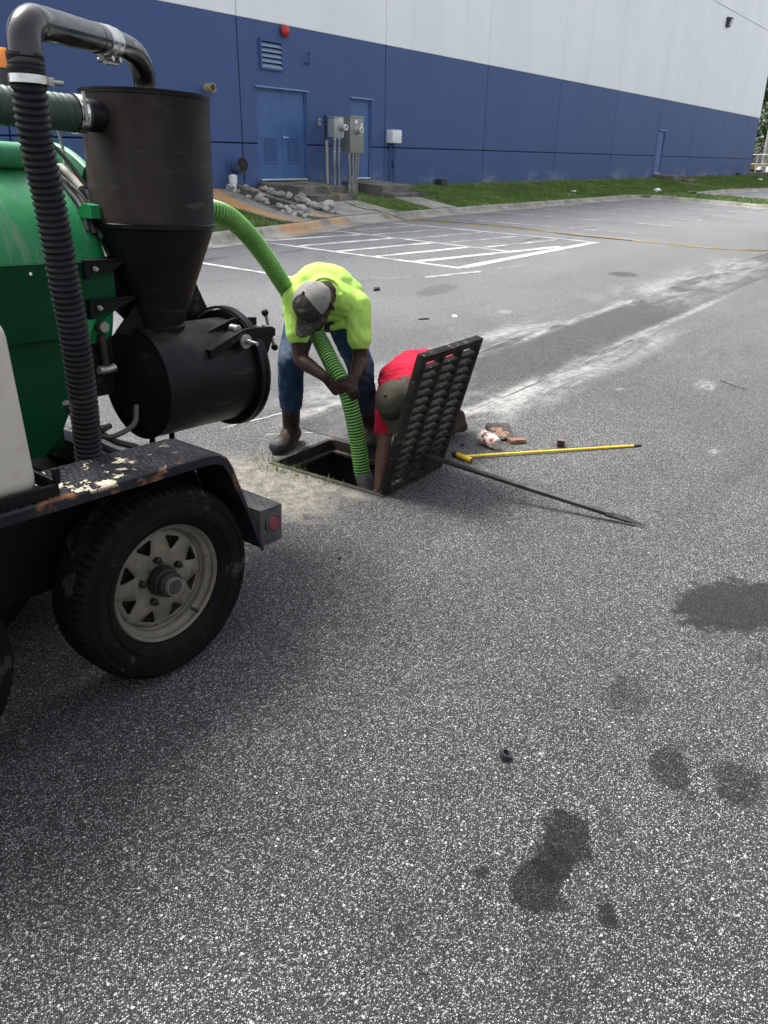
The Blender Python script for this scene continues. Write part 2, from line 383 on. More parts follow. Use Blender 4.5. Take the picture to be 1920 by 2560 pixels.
# machine
MAT['black_steel'] = pm('black_painted_steel', (0.0036, 0.0039, 0.0045), (0.0072, 0.0075, 0.0087), 2.2, .40, 0, .10, 22, .14, c3=(.035, .034, .031), c3s=5, c3t=.63, vary=.25)
def cyclone_mat():
    t = NT('worn_black_cyclone'); v = t.obj(); X, Y, Z = t.sep(v)[0:3]
    c = t.mix(t.rng(t.noise(v, 3, 5), .35, .65), (.004, .0042, .005), (.008, .0083, .0095))
    br = t.math('MULTIPLY', t.rng(t.noise(t.scl(v, (1, 1, .5)), 2.2, 5, .6, .4), .30, .50), t.math('MULTIPLY', t.rng(Z, 1.40, 1.44), t.rng(X, .56, .44)))
    c = t.mix(t.math('MULTIPLY', br, .85), c, t.mix(t.noise(v, 14, 5, .7), (.015, .009, .0075), (.042, .032, .026)))
    up_ = t.sep(t.n('ShaderNodeNewGeometry').outputs['Normal'])[2]
    c = t.mix(t.math('MULTIPLY', t.math('MULTIPLY', t.rng(up_, .25, .85), t.rng(t.noise(v, 7, 4, .65), .42, .66)), .6), c, (.042, .038, .031))
    sc = t.rng(t.noise(t.scl(v, (2, 2, 9), rot=(.35, .2, 0)), 2.4, 5, .7), .58, .68)
    c = t.mix(t.math('MULTIPLY', sc, .4), c, (.055, .055, .052))
    t.bump(t.noise(v, 30, 4, .65), .12, .004)
    return t.out(c, t.rng(t.noise(v, 6, 4), .3, .7, .36, .58), 0, .15)
MAT['cyclone'] = cyclone_mat()
MAT['green_tank'] = None
def green_mat():
    t = NT('green_tank_enamel'); v = t.obj(); X, Y, Z = t.sep(v)[0:3]
    c = t.mix(t.rng(t.noise(v, 2.5, 5, .6), .3, .7), (.006, .135, .040), (.010, .19, .060))
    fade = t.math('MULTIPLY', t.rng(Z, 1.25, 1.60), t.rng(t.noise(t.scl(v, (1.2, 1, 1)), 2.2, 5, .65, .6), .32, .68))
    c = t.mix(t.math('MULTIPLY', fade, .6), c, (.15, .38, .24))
    st = t.rng(t.noise(t.scl(v, (9, 2.0, 1.4), rot=(0, .25, 0)), 1.6, 5, .7), .53, .68)
    c = t.mix(t.math('MULTIPLY', st, .7), c, (.14, .20, .155))
    sp = t.rng(t.noise(t.scl(v, (30, 9, 9)), 1.3, 3, .6), .74, .77)
    c = t.mix(t.math('MULTIPLY', sp, .8), c, (.04, .035, .02))
    t.bump(t.noise(v, 9, 3), .06, .01)
    return t.out(c, t.rng(t.noise(v, 5, 4), .3, .7, .30, .46), 0, .22)
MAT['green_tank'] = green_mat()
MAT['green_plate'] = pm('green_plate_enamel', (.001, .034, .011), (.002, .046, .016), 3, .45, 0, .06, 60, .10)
MAT['rubber_hose'] = pm('black_ribbed_rubber', (0.0072, 0.0078, 0.009), (0.0132, 0.0138, 0.0156), 7, .55, 0, .08, 40, .15, c3=(.035, .034, .031), c3s=9, c3t=.62)
MAT['gloss_black'] = pm('gloss_black_pipe', (.006, .006, .007), (.010, .010, .011), 5, .15, 0, .02)
MAT['steel'] = pm('stainless_steel', (.52, .53, .52), (.66, .66, .64), 9, .24, 1., .04)
MAT['dull_steel'] = pm('dull_zinc', (.28, .27, .25), (.38, .37, .34), 9, .4, .8, .06, c3=(.16, .11, .07), c3t=.6)
MAT['green_duct'] = pm('faded_green_duct', (0.013, 0.02925, 0.0221), (0.02925, 0.05525, 0.0429), 5, .6, 0, .2, 30)
MAT['tyre'] = pm('tyre_rubber', (0.0039, 0.0039, 0.00403), (0.00715, 0.00702, 0.00689), 4, .8, 0, .2, 80, .10, c3=(.030, .029, .028), c3s=9, c3t=.58)
def rim_mat():
    t = NT('grey_wheel_enamel'); v = t.obj()
    c = t.mix(t.rng(t.noise(v, 7, 4), .3, .7), (.11, .10, .078), (.17, .158, .128))
    c = t.mix(t.math('MULTIPLY', t.rng(t.noise(v, 13, 5, .65), .52, .66), .6), c, (.19, .15, .085))
    c = t.mix(t.rng(t.noise(t.scl(v, (1, 1, 1), (4, 4, 4)), 26, 4, .6), .66, .71), c, (.10, .05, .025))
    t.bump(t.noise(v, 60, 3), .08, .003); return t.out(c, .55, 0, .2)
MAT['rim'] = rim_mat()
MAT['hub'] = pm('greasy_hub', (0.0132, 0.012, 0.0096), (0.03, 0.0264, 0.0204), 12, .5, .3, .2)
def fender_mat():
    t = NT('chipped_black_tread_plate'); v = t.obj(); X, Y, Z = t.sep(v)[0:3]
    c = t.mix(t.rng(t.noise(v, 9, 5), .35, .65), (.008, .0085, .011), (.015, .016, .020))
    n = t.noise(v, 11, 5, .62, .6)
    # bare chips and flaked cream undercoat
    n2 = t.noise(t.scl(v, (1, 1, 1), (2.3, 1.1, 0)), 22, 5, .62)
    n0 = t.noise(t.scl(v, (1, 1, 1), (5.3, 4.1, 0)), 5.5, 3)
    chip = t.math('MULTIPLY', t.rng(n0, .47, .51), t.math('MULTIPLY', t.rng(n2, .53, .555), t.rng(Z, .735, .75)))
    chip = t.math('MULTIPLY', chip, t.math('MULTIPLY', t.rng(X, -.62, -.45), t.rng(X, .16, .0, 0, 1)))
    c = t.mix(chip, c, t.mix(t.noise(v, 40, 3), (.45, .36, .20), (.72, .68, .56)))
    edge = t.math('ADD', t.rng(Y, .012, -.026), t.math('MULTIPLY', t.math('SUBTRACT', n, .5), 3.2))
    c = t.mix(t.rng(edge, 1.12, 1.4), c, t.mix(t.noise(v, 60, 4, .7), (.06, .028, .014), (.24, .10, .04)))
    t.bump(n2, .12, .003)
    return t.out(c, t.rng(n, .3, .7, .34, .52), 0, .22)
MAT['fender'] = fender_mat()
MAT['bumper'] = pm('grey_tread_plate', (0.054, 0.0552, 0.0576), (0.09, 0.0912, 0.093), 7, .42, .5, .1)
MAT['lens_red'] = pm('dusty_red_lens', (.10, .012, .016), (.15, .03, .036), 9, .4)
MAT['amber'] = pm('amber_lens', (.80, .22, .02), (.88, .28, .03), 9, .3)
def poly_tank():
    t = NT('yellowed_white_polyethylene'); v = t.obj()
    c = t.mix(t.rng(t.noise(t.scl(v, (1, 1, .6)), 3, 4), .3, .7), (.40, .365, .30), (.50, .465, .40))
    c = t.mix(t.math('MULTIPLY', t.rng(t.noise(v, 8, 4), .55, .7), .4), c, (.30, .245, .175)); t.bump(t.noise(v, 6, 2), .05, .01)
    m = t.out(c, .45, 0, .4); t.b.inputs['Subsurface Weight'].default_value = .15; t.b.inputs['Subsurface Radius'].default_value = (.03, .03, .02); return m
MAT['poly'] = poly_tank()
MAT['hose_lime'] = pm('lime_green_hose_rib', (0.1105, 0.306, 0.03825), (0.1445, 0.374, 0.051), 6, .4, 0, .05)
MAT['hose_green'] = pm('green_hose_valley', (0.0272, 0.1275, 0.017), (0.0408, 0.17, 0.0238), 6, .5, 0, .05)
MAT['hose_grime'] = pm('dark_green_hose_valley', (.010, .040, .012), (.016, .06, .018), 6, .55, 0, .05)
MAT['cuff'] = pm('grey_rubber_cuff', (.05, .05, .05), (.085, .085, .083), 9, .6, 0, .1)
MAT['cast_iron'] = pm('dirty_cast_iron', (0.012, 0.0114, 0.0102), (0.024, 0.0222, 0.0198), 9, .85, 0, .6, 55, .08, c3=(0.11, 0.1, 0.088), c3s=26, c3t=.60, bd=.006)
MAT['rusty_frame'] = pm('rusty_iron_frame', (0.0175, 0.015, 0.013), (0.0375, 0.0325, 0.0275), 8, .8, 0, .5, 50, .3, c3=(0.2, 0.11, 0.06), c3s=12, c3t=.62)
MAT['bar_iron'] = pm('forged_bar_iron', (0.024, 0.0234, 0.0228), (0.045, 0.0438, 0.042), 14, .5, .3, .2)
MAT['yellow'] = pm('yellow_enamel', (.60, .42, .012), (.70, .50, .02), 12, .4, 0, .05, c3=(.25, .18, .03), c3s=20, c3t=.66)
MAT['burnt'] = pm('charred_board', (.022, .018, .016), (.05, .038, .03), 30, .8, 0, .6, 60)
MAT['bare_wood'] = pm('scraped_rusty_wood', (.13, .065, .035), (.24, .13, .075), 30, .7, 0, .4, 80, c3=(.07, .035, .02), c3s=24, c3t=.58)
def cup_mat():
    t = NT('dirty_printed_paper'); v = t.obj()
    c = t.mix(t.rng(t.noise(v, 30, 4), .4, .6), (.62, .56, .46), (.80, .77, .70))
    c = t.mix(t.rng(t.noise(t.scl(v, (1, 1, 1), (.4, .1, .7)), 26, 4, .6), .55, .60), c, (.50, .03, .02))
    c = t.mix(t.rng(t.noise(t.scl(v, (1, 1, 1), (3.4, 2.1, .7)), 22, 5, .7), .54, .60), c, (.045, .04, .02))
    return t.out(c, .6)
MAT['cup'] = cup_mat()
MAT['cup_base'] = pm('grey_paper_disc', (.30, .27, .23), (.40, .37, .33), 20, .7)
MAT['litter_white'] = pm('white_litter', (.75, .76, .76), (.85, .85, .85), 10, .6)
MAT['twig'] = pm('dry_twig', (.03, .025, .02), (.06, .05, .04), 20, .8)
# clothes and skin
def cloth(name, c1, c2, dirt=None, dn=.6, dscale=5, rough=.85, zr=None, fold=0., da=.75):
    t = NT(name); v = t.pos
    c = t.mix(t.rng(t.noise(v, 6, 4), .3, .7), c1, c2)
    if dirt:
        m = t.rng(t.noise(v, dscale, 5, .65), dn, dn + .16); c = t.mix(t.math('MULTIPLY', m, da), c, dirt)
    c = t.mix(.12, c, t.mix(1, c, t.ramp(t.noise(v, 260, 2), [(.3, .4), (.7, 1.5)]), 'MULTIPLY'))
    if fold:
        w = t.n('ShaderNodeTexWave'); t.lk(t.scl(v, (1, 1, 1), rot=(.4, .5, .8)), w.inputs[0]); w.inputs['Scale'].default_value = 4.2; w.inputs['Distortion'].default_value = 9; w.inputs['Detail'].default_value = 2; w.inputs['Detail Scale'].default_value = 1.2
        t.bump(w.outputs['Fac'], fold, .02)
    m_ = t.out(c, rough, 0, .10); t.b.inputs['Sheen Weight'].default_value = .02; return m_
MAT['hiviz'] = cloth('hi_vis_shirt', (.36, .58, .11), (.40, .62, .13), (.23, .38, .065), .52, 4.5, fold=.2, da=.25)
MAT['red_shirt'] = cloth('red_shirt', (0.32, 0.0064, 0.024), (0.384, 0.0096, 0.0336), (.20, .006, .015), .54, 8, fold=.5)
MAT['denim'] = cloth('blue_denim', (0.0112, 0.0294, 0.0616), (0.021, 0.049, 0.0945), (.07, .08, .09), .50, 5, .85, fold=.4)
MAT['dark_denim'] = cloth('dark_work_trousers', (0.014, 0.0168, 0.021), (0.021, 0.0238, 0.0294), (.05, .045, .04), .55, 5, fold=.3)
MAT['leather'] = cloth('muddy_brown_leather', (0.02275, 0.0143, 0.0104), (0.039, 0.026, 0.0195), (.15, .10, .07), .52, 11, .6)
MAT['sole'] = pm('boot_sole_rubber', (0.012, 0.012, 0.012), (0.021, 0.0204, 0.0192), 14, .7)
MAT['skin'] = cloth('dark_brown_skin', (0.024, 0.0132, 0.009), (0.033, 0.0186, 0.0132), None, rough=.5)
MAT['skin2'] = cloth('brown_skin', (0.05525, 0.02925, 0.0208), (0.0715, 0.039, 0.02925), (.05, .028, .02), .55, 12, .55)
MAT['cap_light'] = cloth('grey_cap_mesh', (0.16, 0.152, 0.14), (0.24, 0.232, 0.216), (.13, .12, .105), .52, 16)
MAT['cap_dark'] = cloth('dark_camouflage_cap', (0.021, 0.0196, 0.0175), (0.042, 0.0385, 0.0336), (.14, .13, .115), .52, 40)
MAT['cap_olive'] = cloth('olive_cap', (0.049, 0.0476, 0.0336), (0.0735, 0.07, 0.0518), (.05, .03, .028), .54, 14)
MAT['hair'] = pm('black_hair', (.010, .009, .008), (.016, .014, .013), 60, .7)
# plants
def leafy(name, c1, c2, c3):
    t = NT(name); v = t.pos
    c = t.mix(t.rng(t.noise(v, 1.1, 5, .65), .32, .66), c1, c2); c = t.mix(t.rng(t.noise(t.scl(v, (1, 1, 1), (5, 2, 0)), 2.6, 5, .65), .56, .72), c, c3)
    m = t.out(c, .7, 0, .25); t.b.inputs['Transmission Weight'].default_value = 0; return m
MAT['grass'] = leafy('lawn_grass', (.085, .15, .035), (.15, .23, .055), (.26, .24, .11))
MAT['grass_soil'] = leafy('lawn_soil', (.06, .10, .028), (.10, .155, .04), (.21, .17, .105))
MAT['leaf'] = leafy('tree_leaf', (.020, .050, .012), (.050, .105, .022), (.095, .14, .035))
MAT['bark'] = pm('tree_bark', (.06, .048, .038), (.10, .082, .065), 12, .9, 0, .5, 30)

# ------------------------------------------------------------------ setting: ground
def lotz(y): return 0. if y < 3.3 else (.30 * (y - 3.3) / 8.3 if y < 11.6 else .30)
def gp(y):
    P = [(12, .43), (13.9, .59), (14.9, .74), (15.6, .88)]
    if y <= 12: return .43
    for (a, b), (c, d) in zip(P, P[1:]):
        if y <= c: return b + (d - b) * (y - a) / (c - a)
    return .88
HX0, HX1, HY0, HY1 = 3.11, 3.67, 2.235, 3.06           # inlet opening
def sheet(name, xs, ys, mat, zf, hole=None, **props):
    v = [(x, y, zf(x, y)) for y in ys for x in xs]; f = []; nx = len(xs)
    for j in range(len(ys) - 1):
        for i in range(nx - 1):
            if hole and hole(.5 * (xs[i] + xs[i + 1]), .5 * (ys[j] + ys[j + 1])): continue
            f.append((j * nx + i, j * nx + i + 1, (j + 1) * nx + i + 1, (j + 1) * nx + i))
    return obj(name, mesh(v, f), mat, None, None, **props)
lot = sheet('asphalt_lot', [-400, -40, -5, 1, 2.5, HX0, HX1, 5, 8, 14, 30, 60, 120, 500], [-400, -40, -6, 0, 1.5, HY0, HY1, 3.3, 5, 8, 11.6, 30, 120, 500], M('asphalt'), lambda x, y: lotz(y),
            lambda x, y: HX0 < x < HX1 and HY0 < y < HY1, kind='structure')
# trench repair running away from the inlet
rs = random.Random(3); v = []; f = []; xs = [3.70 + .22 * i for i in range(140)]
for x in xs:
    a = 2.66 + .02 * rs.uniform(-1, 1) + .03 * math.sin(x * .7); b = 3.54 + .02 * rs.uniform(-1, 1) + .02 * math.sin(x * .9 + 1)
    v += [(x, a, .004), (x, 3.3, .004), (x, b, lotz(b) + .004)]
for i in range(len(xs) - 1):
    k = 3 * i; f += [(k, k + 3, k + 4, k + 1), (k + 1, k + 4, k + 5, k + 2)]
obj('trench_patch', mesh(v, f), M('asphalt_patch'), None, None, kind='structure')
# joints of the repair: narrow open cracks along both edges
MAT['crack'] = pm('crack_fill', (.06, .06, .06), (.12, .118, .112), 6, .9, c3=(.5, .49, .46), c3s=2.2, c3t=.44)
for side in (0, 1):
    v = []; f = []; rs = random.Random(11 + side)
    for i, x in enumerate(xs):
        y = (2.66 if side == 0 else 3.54) + .012 * rs.uniform(-1, 1) + (.03 * math.sin(x * .7) if side == 0 else .02 * math.sin(x * .9 + 1))
        w = .0008 + .003 * rs.random() ** 2; v += [(x, y - w, lotz(y) + .008), (x, y + w, lotz(y) + .008)]
    f = [(2 * i, 2 * i + 2, 2 * i + 3, 2 * i + 1) for i in range(len(xs) - 1)]
    obj('crack', mesh(v, f), M('crack'), lot)
for pts in ([(3.35, 3.72), (3.5, 3.70), (3.72, 3.66), (3.95, 3.60)], [(3.45, 3.42), (3.62, 3.30), (3.72, 3.18)], [(9.55, 6.32), (10.0, 6.25), (10.5, 6.12), (11.2, 6.0), (12.5, 5.9)], [(8.2, 7.0), (9.5, 6.4)]):
    P = resample([Vector((x, y, 0)) for x, y in pts], .06)[0]; v = []; rs = random.Random(len(pts))
    for q in P:
        w = .003 + .005 * rs.random(); yy = q.y + .012 * rs.uniform(-1, 1); v += [(q.x, yy - w, lotz(yy) + .0045), (q.x, yy + w, lotz(yy) + .0045)]
    obj('crack', mesh(v, [(2 * i, 2 * i + 2, 2 * i + 3, 2 * i + 1) for i in range(len(P) - 1)]), M('crack'), lot)
# painted lines (x, y) -> (x, y), width
def pline(a, b, w, mat):
    a, b = Vector((*a, 0)), Vector((*b, 0)); n = max(2, int((b - a).length / .4)); d = (b - a).normalized(); s = Vector((-d.y, d.x, 0)) * w / 2; v = []; rs = random.Random(int(a.x * 100 + b.y * 10))
    for i in range(n + 1):
        q = a.lerp(b, i / n)
        for sg in (-1, 1):
            e = q + s * sg * (1 + .08 * rs.uniform(-1, 1)); v.append((e.x, e.y, lotz(e.y) + .005))
    obj('parking_line', mesh(v, [(2 * i, 2 * i + 2, 2 * i + 3, 2 * i + 1) for i in range(n)]), mat, lot)
LW = M('line'); LO = M('line_worn')
for a, b, w, m_ in [((8.0, 10.3), (8.2, 6.5), .11, LW), ((10.52, 10.95), (10.8, 6.40), .11, LW), ((13.10, 11.05), (13.32, 6.75), .10, LW), ((15.6, 11.3), (16.26, 6.62), .10, LW),
                    ((17.95, 11.3), (18.97, 6.5), .10, LO), ((20.8, 11.4), (21.9, 6.75), .10, LO), ((23.38, 11.5), (24.65, 6.75), .10, LO), ((26.04, 11.5), (27.33, 6.6), .10, LO), ((28.79, 11.5), (30.1, 6.6), .10, LO), ((31.5, 11.5), (32.6, 6.8), .10, LO),
                    ((10.68, 10.41), (13.06, 10.06), .12, LW), ((10.70, 9.57), (13.1, 9.32), .12, LW), ((10.72, 8.74), (13.12, 8.46), .12, LW), ((10.74, 7.97), (13.16, 7.69), .12, LW), ((10.78, 7.25), (14.9, 6.62), .15, LW), ((10.87, 6.42), (16.34, 6.50), .16, LW),
                    ((10.9, 10.95), (13.0, 10.75), .10, LW), ((13.25, 10.7), (15.55, 10.45), .08, LO), ((13.25, 9.9), (15.6, 9.65), .08, LO), ((13.25, 9.1), (15.7, 8.85), .08, LO), ((13.3, 8.3), (15.8, 8.0), .08, LO), ((13.3, 7.5), (15.9, 7.2), .08, LO), ((9.62, 6.27), (10.75, 6.02), .07, LO)]:
    pline(a, b, w, m_)
# pit below the inlet
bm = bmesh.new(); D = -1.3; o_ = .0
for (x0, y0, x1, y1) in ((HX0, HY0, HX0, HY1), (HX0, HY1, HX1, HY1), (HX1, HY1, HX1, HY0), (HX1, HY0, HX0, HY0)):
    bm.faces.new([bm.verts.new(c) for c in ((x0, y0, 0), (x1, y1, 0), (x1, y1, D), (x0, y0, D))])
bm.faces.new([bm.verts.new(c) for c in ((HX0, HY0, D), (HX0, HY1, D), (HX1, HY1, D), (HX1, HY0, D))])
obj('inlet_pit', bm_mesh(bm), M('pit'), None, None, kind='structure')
fr = thing('inlet_frame', 'rusty iron frame lining the open square drain in the asphalt', 'drain frame', (HX0, HY0, 0))
t_ = .022
for nm, a, b in (('rim', (-.012, .0, -.07), (t_, HY1 - HY0, .006)), ('rim', (HX1 - HX0 - t_, 0, -.07), (HX1 - HX0 + .012, HY1 - HY0, .006)), ('rim', (t_, HY1 - HY0 - t_, -.07), (HX1 - HX0 - t_, HY1 - HY0 + .012, .006)), ('rim', (t_, -.012, -.07), (HX1 - HX0 - t_, t_, .004)),
                 ('ledge', (t_, .06, -.075), (t_ + .035, HY1 - HY0 - .06, -.055)), ('ledge', (t_ + .0, HY1 - HY0 - .057, -.075), (HX1 - HX0 - t_, HY1 - HY0 - t_, -.055)), ('ledge', (HX1 - HX0 - t_ - .035, .06, -.075), (HX1 - HX0 - t_, HY1 - HY0 - .06, -.055))):
    box(nm, a, b, M('rusty_frame'), fr, .003)

# kerb: swept section, road on the right of travel
KP = [(3, 9.9), (6, 10.3), (9, 10.72), (11, 10.98), (12.4, 11.22), (13.6, 11.55), (14.7, 11.8), (17, 11.93), (20, 12.0), (32.6, 12.0), (33.1, 11.9), (33.55, 11.65), (33.85, 11.25), (33.95, 10.7), (33.7, 9.2), (32.7, 5.0), (31.6, 0), (29.5, -10)]
def kerb(name, path, sec, mat):
    P = [Vector((x, y, 0)) for x, y in path]; v = []; n = len(sec)
    for i, p in enumerate(P):
        d = (P[min(i + 1, len(P) - 1)] - P[max(i - 1, 0)]).normalized(); nr = Vector((d.y, -d.x, 0)); zb = lotz(p.y) if p.x > 30 or p.y > 11.6 else .30
        if p.x > 30: zb = max(lotz(p.y), .0)
        for (o, z) in sec:
            q = p + nr * o; zz = zb + z if z > .03 else max(lotz(q.y) + .006 + z, 0)
            v.append((q.x, q.y, zz))
    f = [(i * n + k, i * n + k + 1, (i + 1) * n + k + 1, (i + 1) * n + k) for i in range(len(P) - 1) for k in range(n - 1)]
    return obj(name, mesh(v, f), mat, None, 50, kind='structure')
KP2 = []
for a, b in zip(KP, KP[1:]):
    L_ = math.dist(a, b); k = max(1, int(L_ / .5))
    for i in range(k): KP2.append((a[0] + (b[0] - a[0]) * i / k, a[1] + (b[1] - a[1]) * i / k + (.006 * math.sin(i * 9.1) if L_ > 2 else 0)))
KP2.append(KP[-1])
SEC = [(-.02, .09), (-.01, .13), (.10, .135), (.135, .12), (.165, .085), (.19, .035), (.24, .012), (.60, .0)]
kerb('kerb', KP2, SEC, M('concrete_kerb'))
kerb('kerb_far', [(70, 10.9), (51, 10.9), (45, 11.3), (40, 11.3), (38.6, 11.0), (38.0, 10.2), (37.6, 7), (37, 0), (36, -10)][::1], [(o, z) if z > .03 else (o, z) for o, z in [(-x, y) for x, y in SEC]], M('concrete_kerb'))
def kerby(x):
    for (a, b), (c, d) in zip(KP, KP[1:]):
        if a <= x <= c: return b + (d - b) * (x - a) / (c - a)
    return 11.35
# grass bank
xs = [3 + .5 * i for i in range(150)]; ts = [0, .05, .12, .25, .4, .55, .7, .85, 1]
v = []; rs = random.Random(5)
for x in xs:
    y0 = kerby(x) if x < 33.5 else 11.3
    for t in ts:
        y = y0 + (15.65 - y0) * t; b = 0 if t in (0, 1) else .025 * noise.noise(Vector((x * .8, y * .8, 0)))
        v.append((x, y, gp(y) + b - .012))
n = len(ts)
bank = obj('grass_bank', mesh(v, [(i * n + k, (i + 1) * n + k, (i + 1) * n + k + 1, i * n + k + 1) for i in range(len(xs) - 1) for k in range(n - 1)]), M('grass_soil'), None, 60, kind='structure')
isl = sheet('grass_island', [33.0, 34.0, 35.5, 37.2, 37.9], [-10, -4, 0, 2, 4, 5, 6.5, 8, 9.5, 11.33], M('grass_soil'),
            lambda x, y: lotz(y) + .115, None, kind='structure')
for p in isl.data.vertices:   # follow the slanting kerbs
    y = p.co.y; xl = 34.05 - (11.35 - y) * .16 if y < 11.35 else 34.05; xr = 37.9 - (11 - y) * .09
    s = (p.co.x - 33.0) / 4.9; p.co.x = xl + (xr - xl) * s
# grass blades (uncountable): one mesh
rs = random.Random(21); v = []; f = []
HARD = [((12.4, 11.2), (13.75, 15.4), (13.17, 11.3), (14.9, 15.6)), ((13.6, 11.5), (15.1, 15.6), (15.7, 11.9), (17.0, 15.6)), ((14.75, 11.8), (15.7, 15.6), (16.94, 11.95), (17.85, 15.6)), ((18.62, 12), (19.55, 13.9), (19.8, 12), (20.7, 13.9)), ((19.3, 13.85), (19.3, 15.6), (21.3, 13.85), (21.0, 15.6))]
def on_hard(x, y):
    for l0, l1, r0, r1 in HARD:
        if l0[1] - .1 <= y <= l1[1]:
            t = (y - l0[1]) / (l1[1] - l0[1]); xl = l0[0] + (l1[0] - l0[0]) * t; xr = r0[0] + (r1[0] - r0[0]) * t
            if xl < x < xr: return True
    return False
def blade(x, y, z, h, w):
    a = rs.uniform(0, 6.283); c, s = math.cos(a) * w, math.sin(a) * w; l = h * rs.uniform(-.5, .5); l2 = h * rs.uniform(-.5, .5); k = len(v)
    v.extend(((x - c, y - s, z), (x + c, y + s, z), (x + l, y + l2, z + h))); f.append((k, k + 1, k + 2))
for _ in range(95000):
    u = rs.random(); x = 9 + 60 * u ** 1.9; y0 = (kerby(x) if x < 33.5 else 11.4) + .03; y = y0 + (15.55 - y0) * rs.random()
    if on_hard(x, y): continue
    den = noise.noise(Vector((x * .9, y * .9, 3))) + .5 * noise.noise(Vector((x * 2.5, y * 2.5, 7)))
    if den < -.28 and rs.random() < .8: continue
    if (y > 15.2 or (17.6 < x < 19.4 and y > 13.7)) and rs.random() < .75: continue
    sc = 1 + x / 45
    blade(x, y, gp(y) - .015, rs.uniform(.025, .065) * sc, rs.uniform(.006, .012) * sc)
for _ in range(9000):
    y = rs.uniform(-6, 11.2); x = rs.uniform(33.2, 38); xl = 34.1 - (11.35 - y) * .16; xr = 37.85 - (11 - y) * .09
    if xl < x < xr: blade(x, y, lotz(y) + .11, rs.uniform(.05, .1), rs.uniform(.01, .02))
obj('lawn_grass', mesh(v, f), M('grass'), None, None, kind='stuff', label='short green lawn grass on the bank below the blue wall', category='grass')
# weeds at the inlet corner
v = []; f = []
for (cx, cy, n_, sp) in ((3.05, 3.02, 60, .09), (3.07, 2.83, 70, .07), (3.09, 2.62, 40, .05), (3.12, 3.12, 30, .06), (3.10, 2.48, 14, .03), (4.15, 2.62, 30, .10)):
    for _ in range(n_): blade(cx + rs.gauss(0, sp * .5), cy + rs.gauss(0, sp), .0, rs.uniform(.015, .05), .0022)
obj('weeds', mesh(v, f), M('grass'), None, None, kind='stuff', label='sparse green weeds along the drain edge', category='weeds')

# concrete slabs on the bank
def slab(name, l0, l1, r0, r1, mat, th=.02):
    v = []; f = []; N = 8
    for i in range(N + 1):
        t = i / N
        for a, b in ((l0, l1), (r0, r1)):
            x = a[0] + (b[0] - a[0]) * t; y = a[1] + (b[1] - a[1]) * t; z = gp(y) + th; v += [(x, y, z), (x, y, z - .12)]
    for i in range(N):
        k = 4 * i; f += [(k, k + 2, k + 6, k + 4), (k, k + 4, k + 5, k + 1), (k + 2, k + 3, k + 7, k + 6)]
    f += [(0, 1, 3, 2), (4 * N, 4 * N + 2, 4 * N + 3, 4 * N + 1)]
    return obj(name, mesh(v, f), mat, None, None, kind='structure')
slab('drainage_slab', (12.40, 11.23), (13.75, 15.58), (13.20, 11.42), (14.9, 15.58), M('concrete_slab'))
slab('drainage_slab', (13.62, 11.58), (15.25, 15.58), (14.5, 11.76), (15.68, 15.58), M('concrete_slab'), .03)
slab('rubble_bed', (13.1, 11.45), (14.85, 15.58), (15.6, 11.9), (15.9, 15.58), M('concrete_old'), .006)
slab('path', (14.78, 11.83), (15.90, 13.82), (16.94, 11.94), (17.80, 13.82), M('concrete_walk'), .022)
slab('path', (18.62, 12.0), (19.60, 13.90), (19.85, 12.0), (20.8, 13.90), M('concrete_walk'), .02)
slab('path', (46.2, 12.0), (46.2, 14.1), (47.3, 12.0), (47.3, 14.1), M('concrete_walk'), .02)

# ------------------------------------------------------------------ warehouse
YW = 15.6; XE = 67.55
JX = [-2.9, 3.2, 9.3, 15.45, 21.45, 27.53, 33.58, 39.76, 46.0, 52.15, 58.4, 64.4, XE]
ZB, ZG, ZC, ZU, ZT = .55, 1.93, 4.63, 9.83, 13.0
bld = thing('warehouse', 'long windowless warehouse with blue lower wall and white upper panels', 'building', (30, YW, .8))
BO = Vector((30, YW, .8))
def bp(me, name, mat, parent=bld, smooth=None):
    me.transform(Matrix.Translation(-BO)); return obj(name, me, mat, parent, smooth)
bp(prism_mesh([(JX[0], ZB), (XE - .02, ZB), (XE - .02, ZT - .02), (JX[0], ZT - .02)], 24, 'Y', YW + .13), 'core_wall', [M('groove')])
bp(prism_mesh([(YW + .205, ZB), (YW + 24, ZB), (YW + 24, ZC), (YW + .205, ZC)], .18, 'X', XE - .18), 'end_wall', [M('blue')])
bp(prism_mesh([(YW + .205, ZC + .004), (YW + 24, ZC + .004), (YW + 24, ZT), (YW + .205, ZT)], .18, 'X', XE - .18), 'end_wall', [M('white_wall')])
DOORS = {15.45: [(16.0, 17.88, 3.19), (19.80, 20.76, 3.16)], 46.0: [(46.30, 47.28, 3.16)]}
G = .014
def panel(x0, x1, z0, z1, mat, y=YW, th=.20, notches=(), bev=.012):
    poly = [(x0, z0)]
    for (a, b, h) in sorted(notches): poly += [(a, z0), (a, min(h, z1)), (b, min(h, z1)), (b, z0)]
    poly += [(x1, z0), (x1, z1), (x0, z1)]
    me = prism_mesh(poly, th, 'Y', y); bm = bmesh.new(); bm.from_mesh(me); bpy.data.meshes.remove(me)
    es = [e for e in bm.edges if all(abs(v_.co.y - y) < 1e-5 for v_ in e.verts) and abs(e.verts[0].co.x - e.verts[1].co.x) + abs(e.verts[0].co.z - e.verts[1].co.z) > .3]
    bmesh.ops.bevel(bm, geom=es, offset=bev, segments=1, affect='EDGES')
    return bp(bm_mesh(bm), 'wall_panel', [mat])
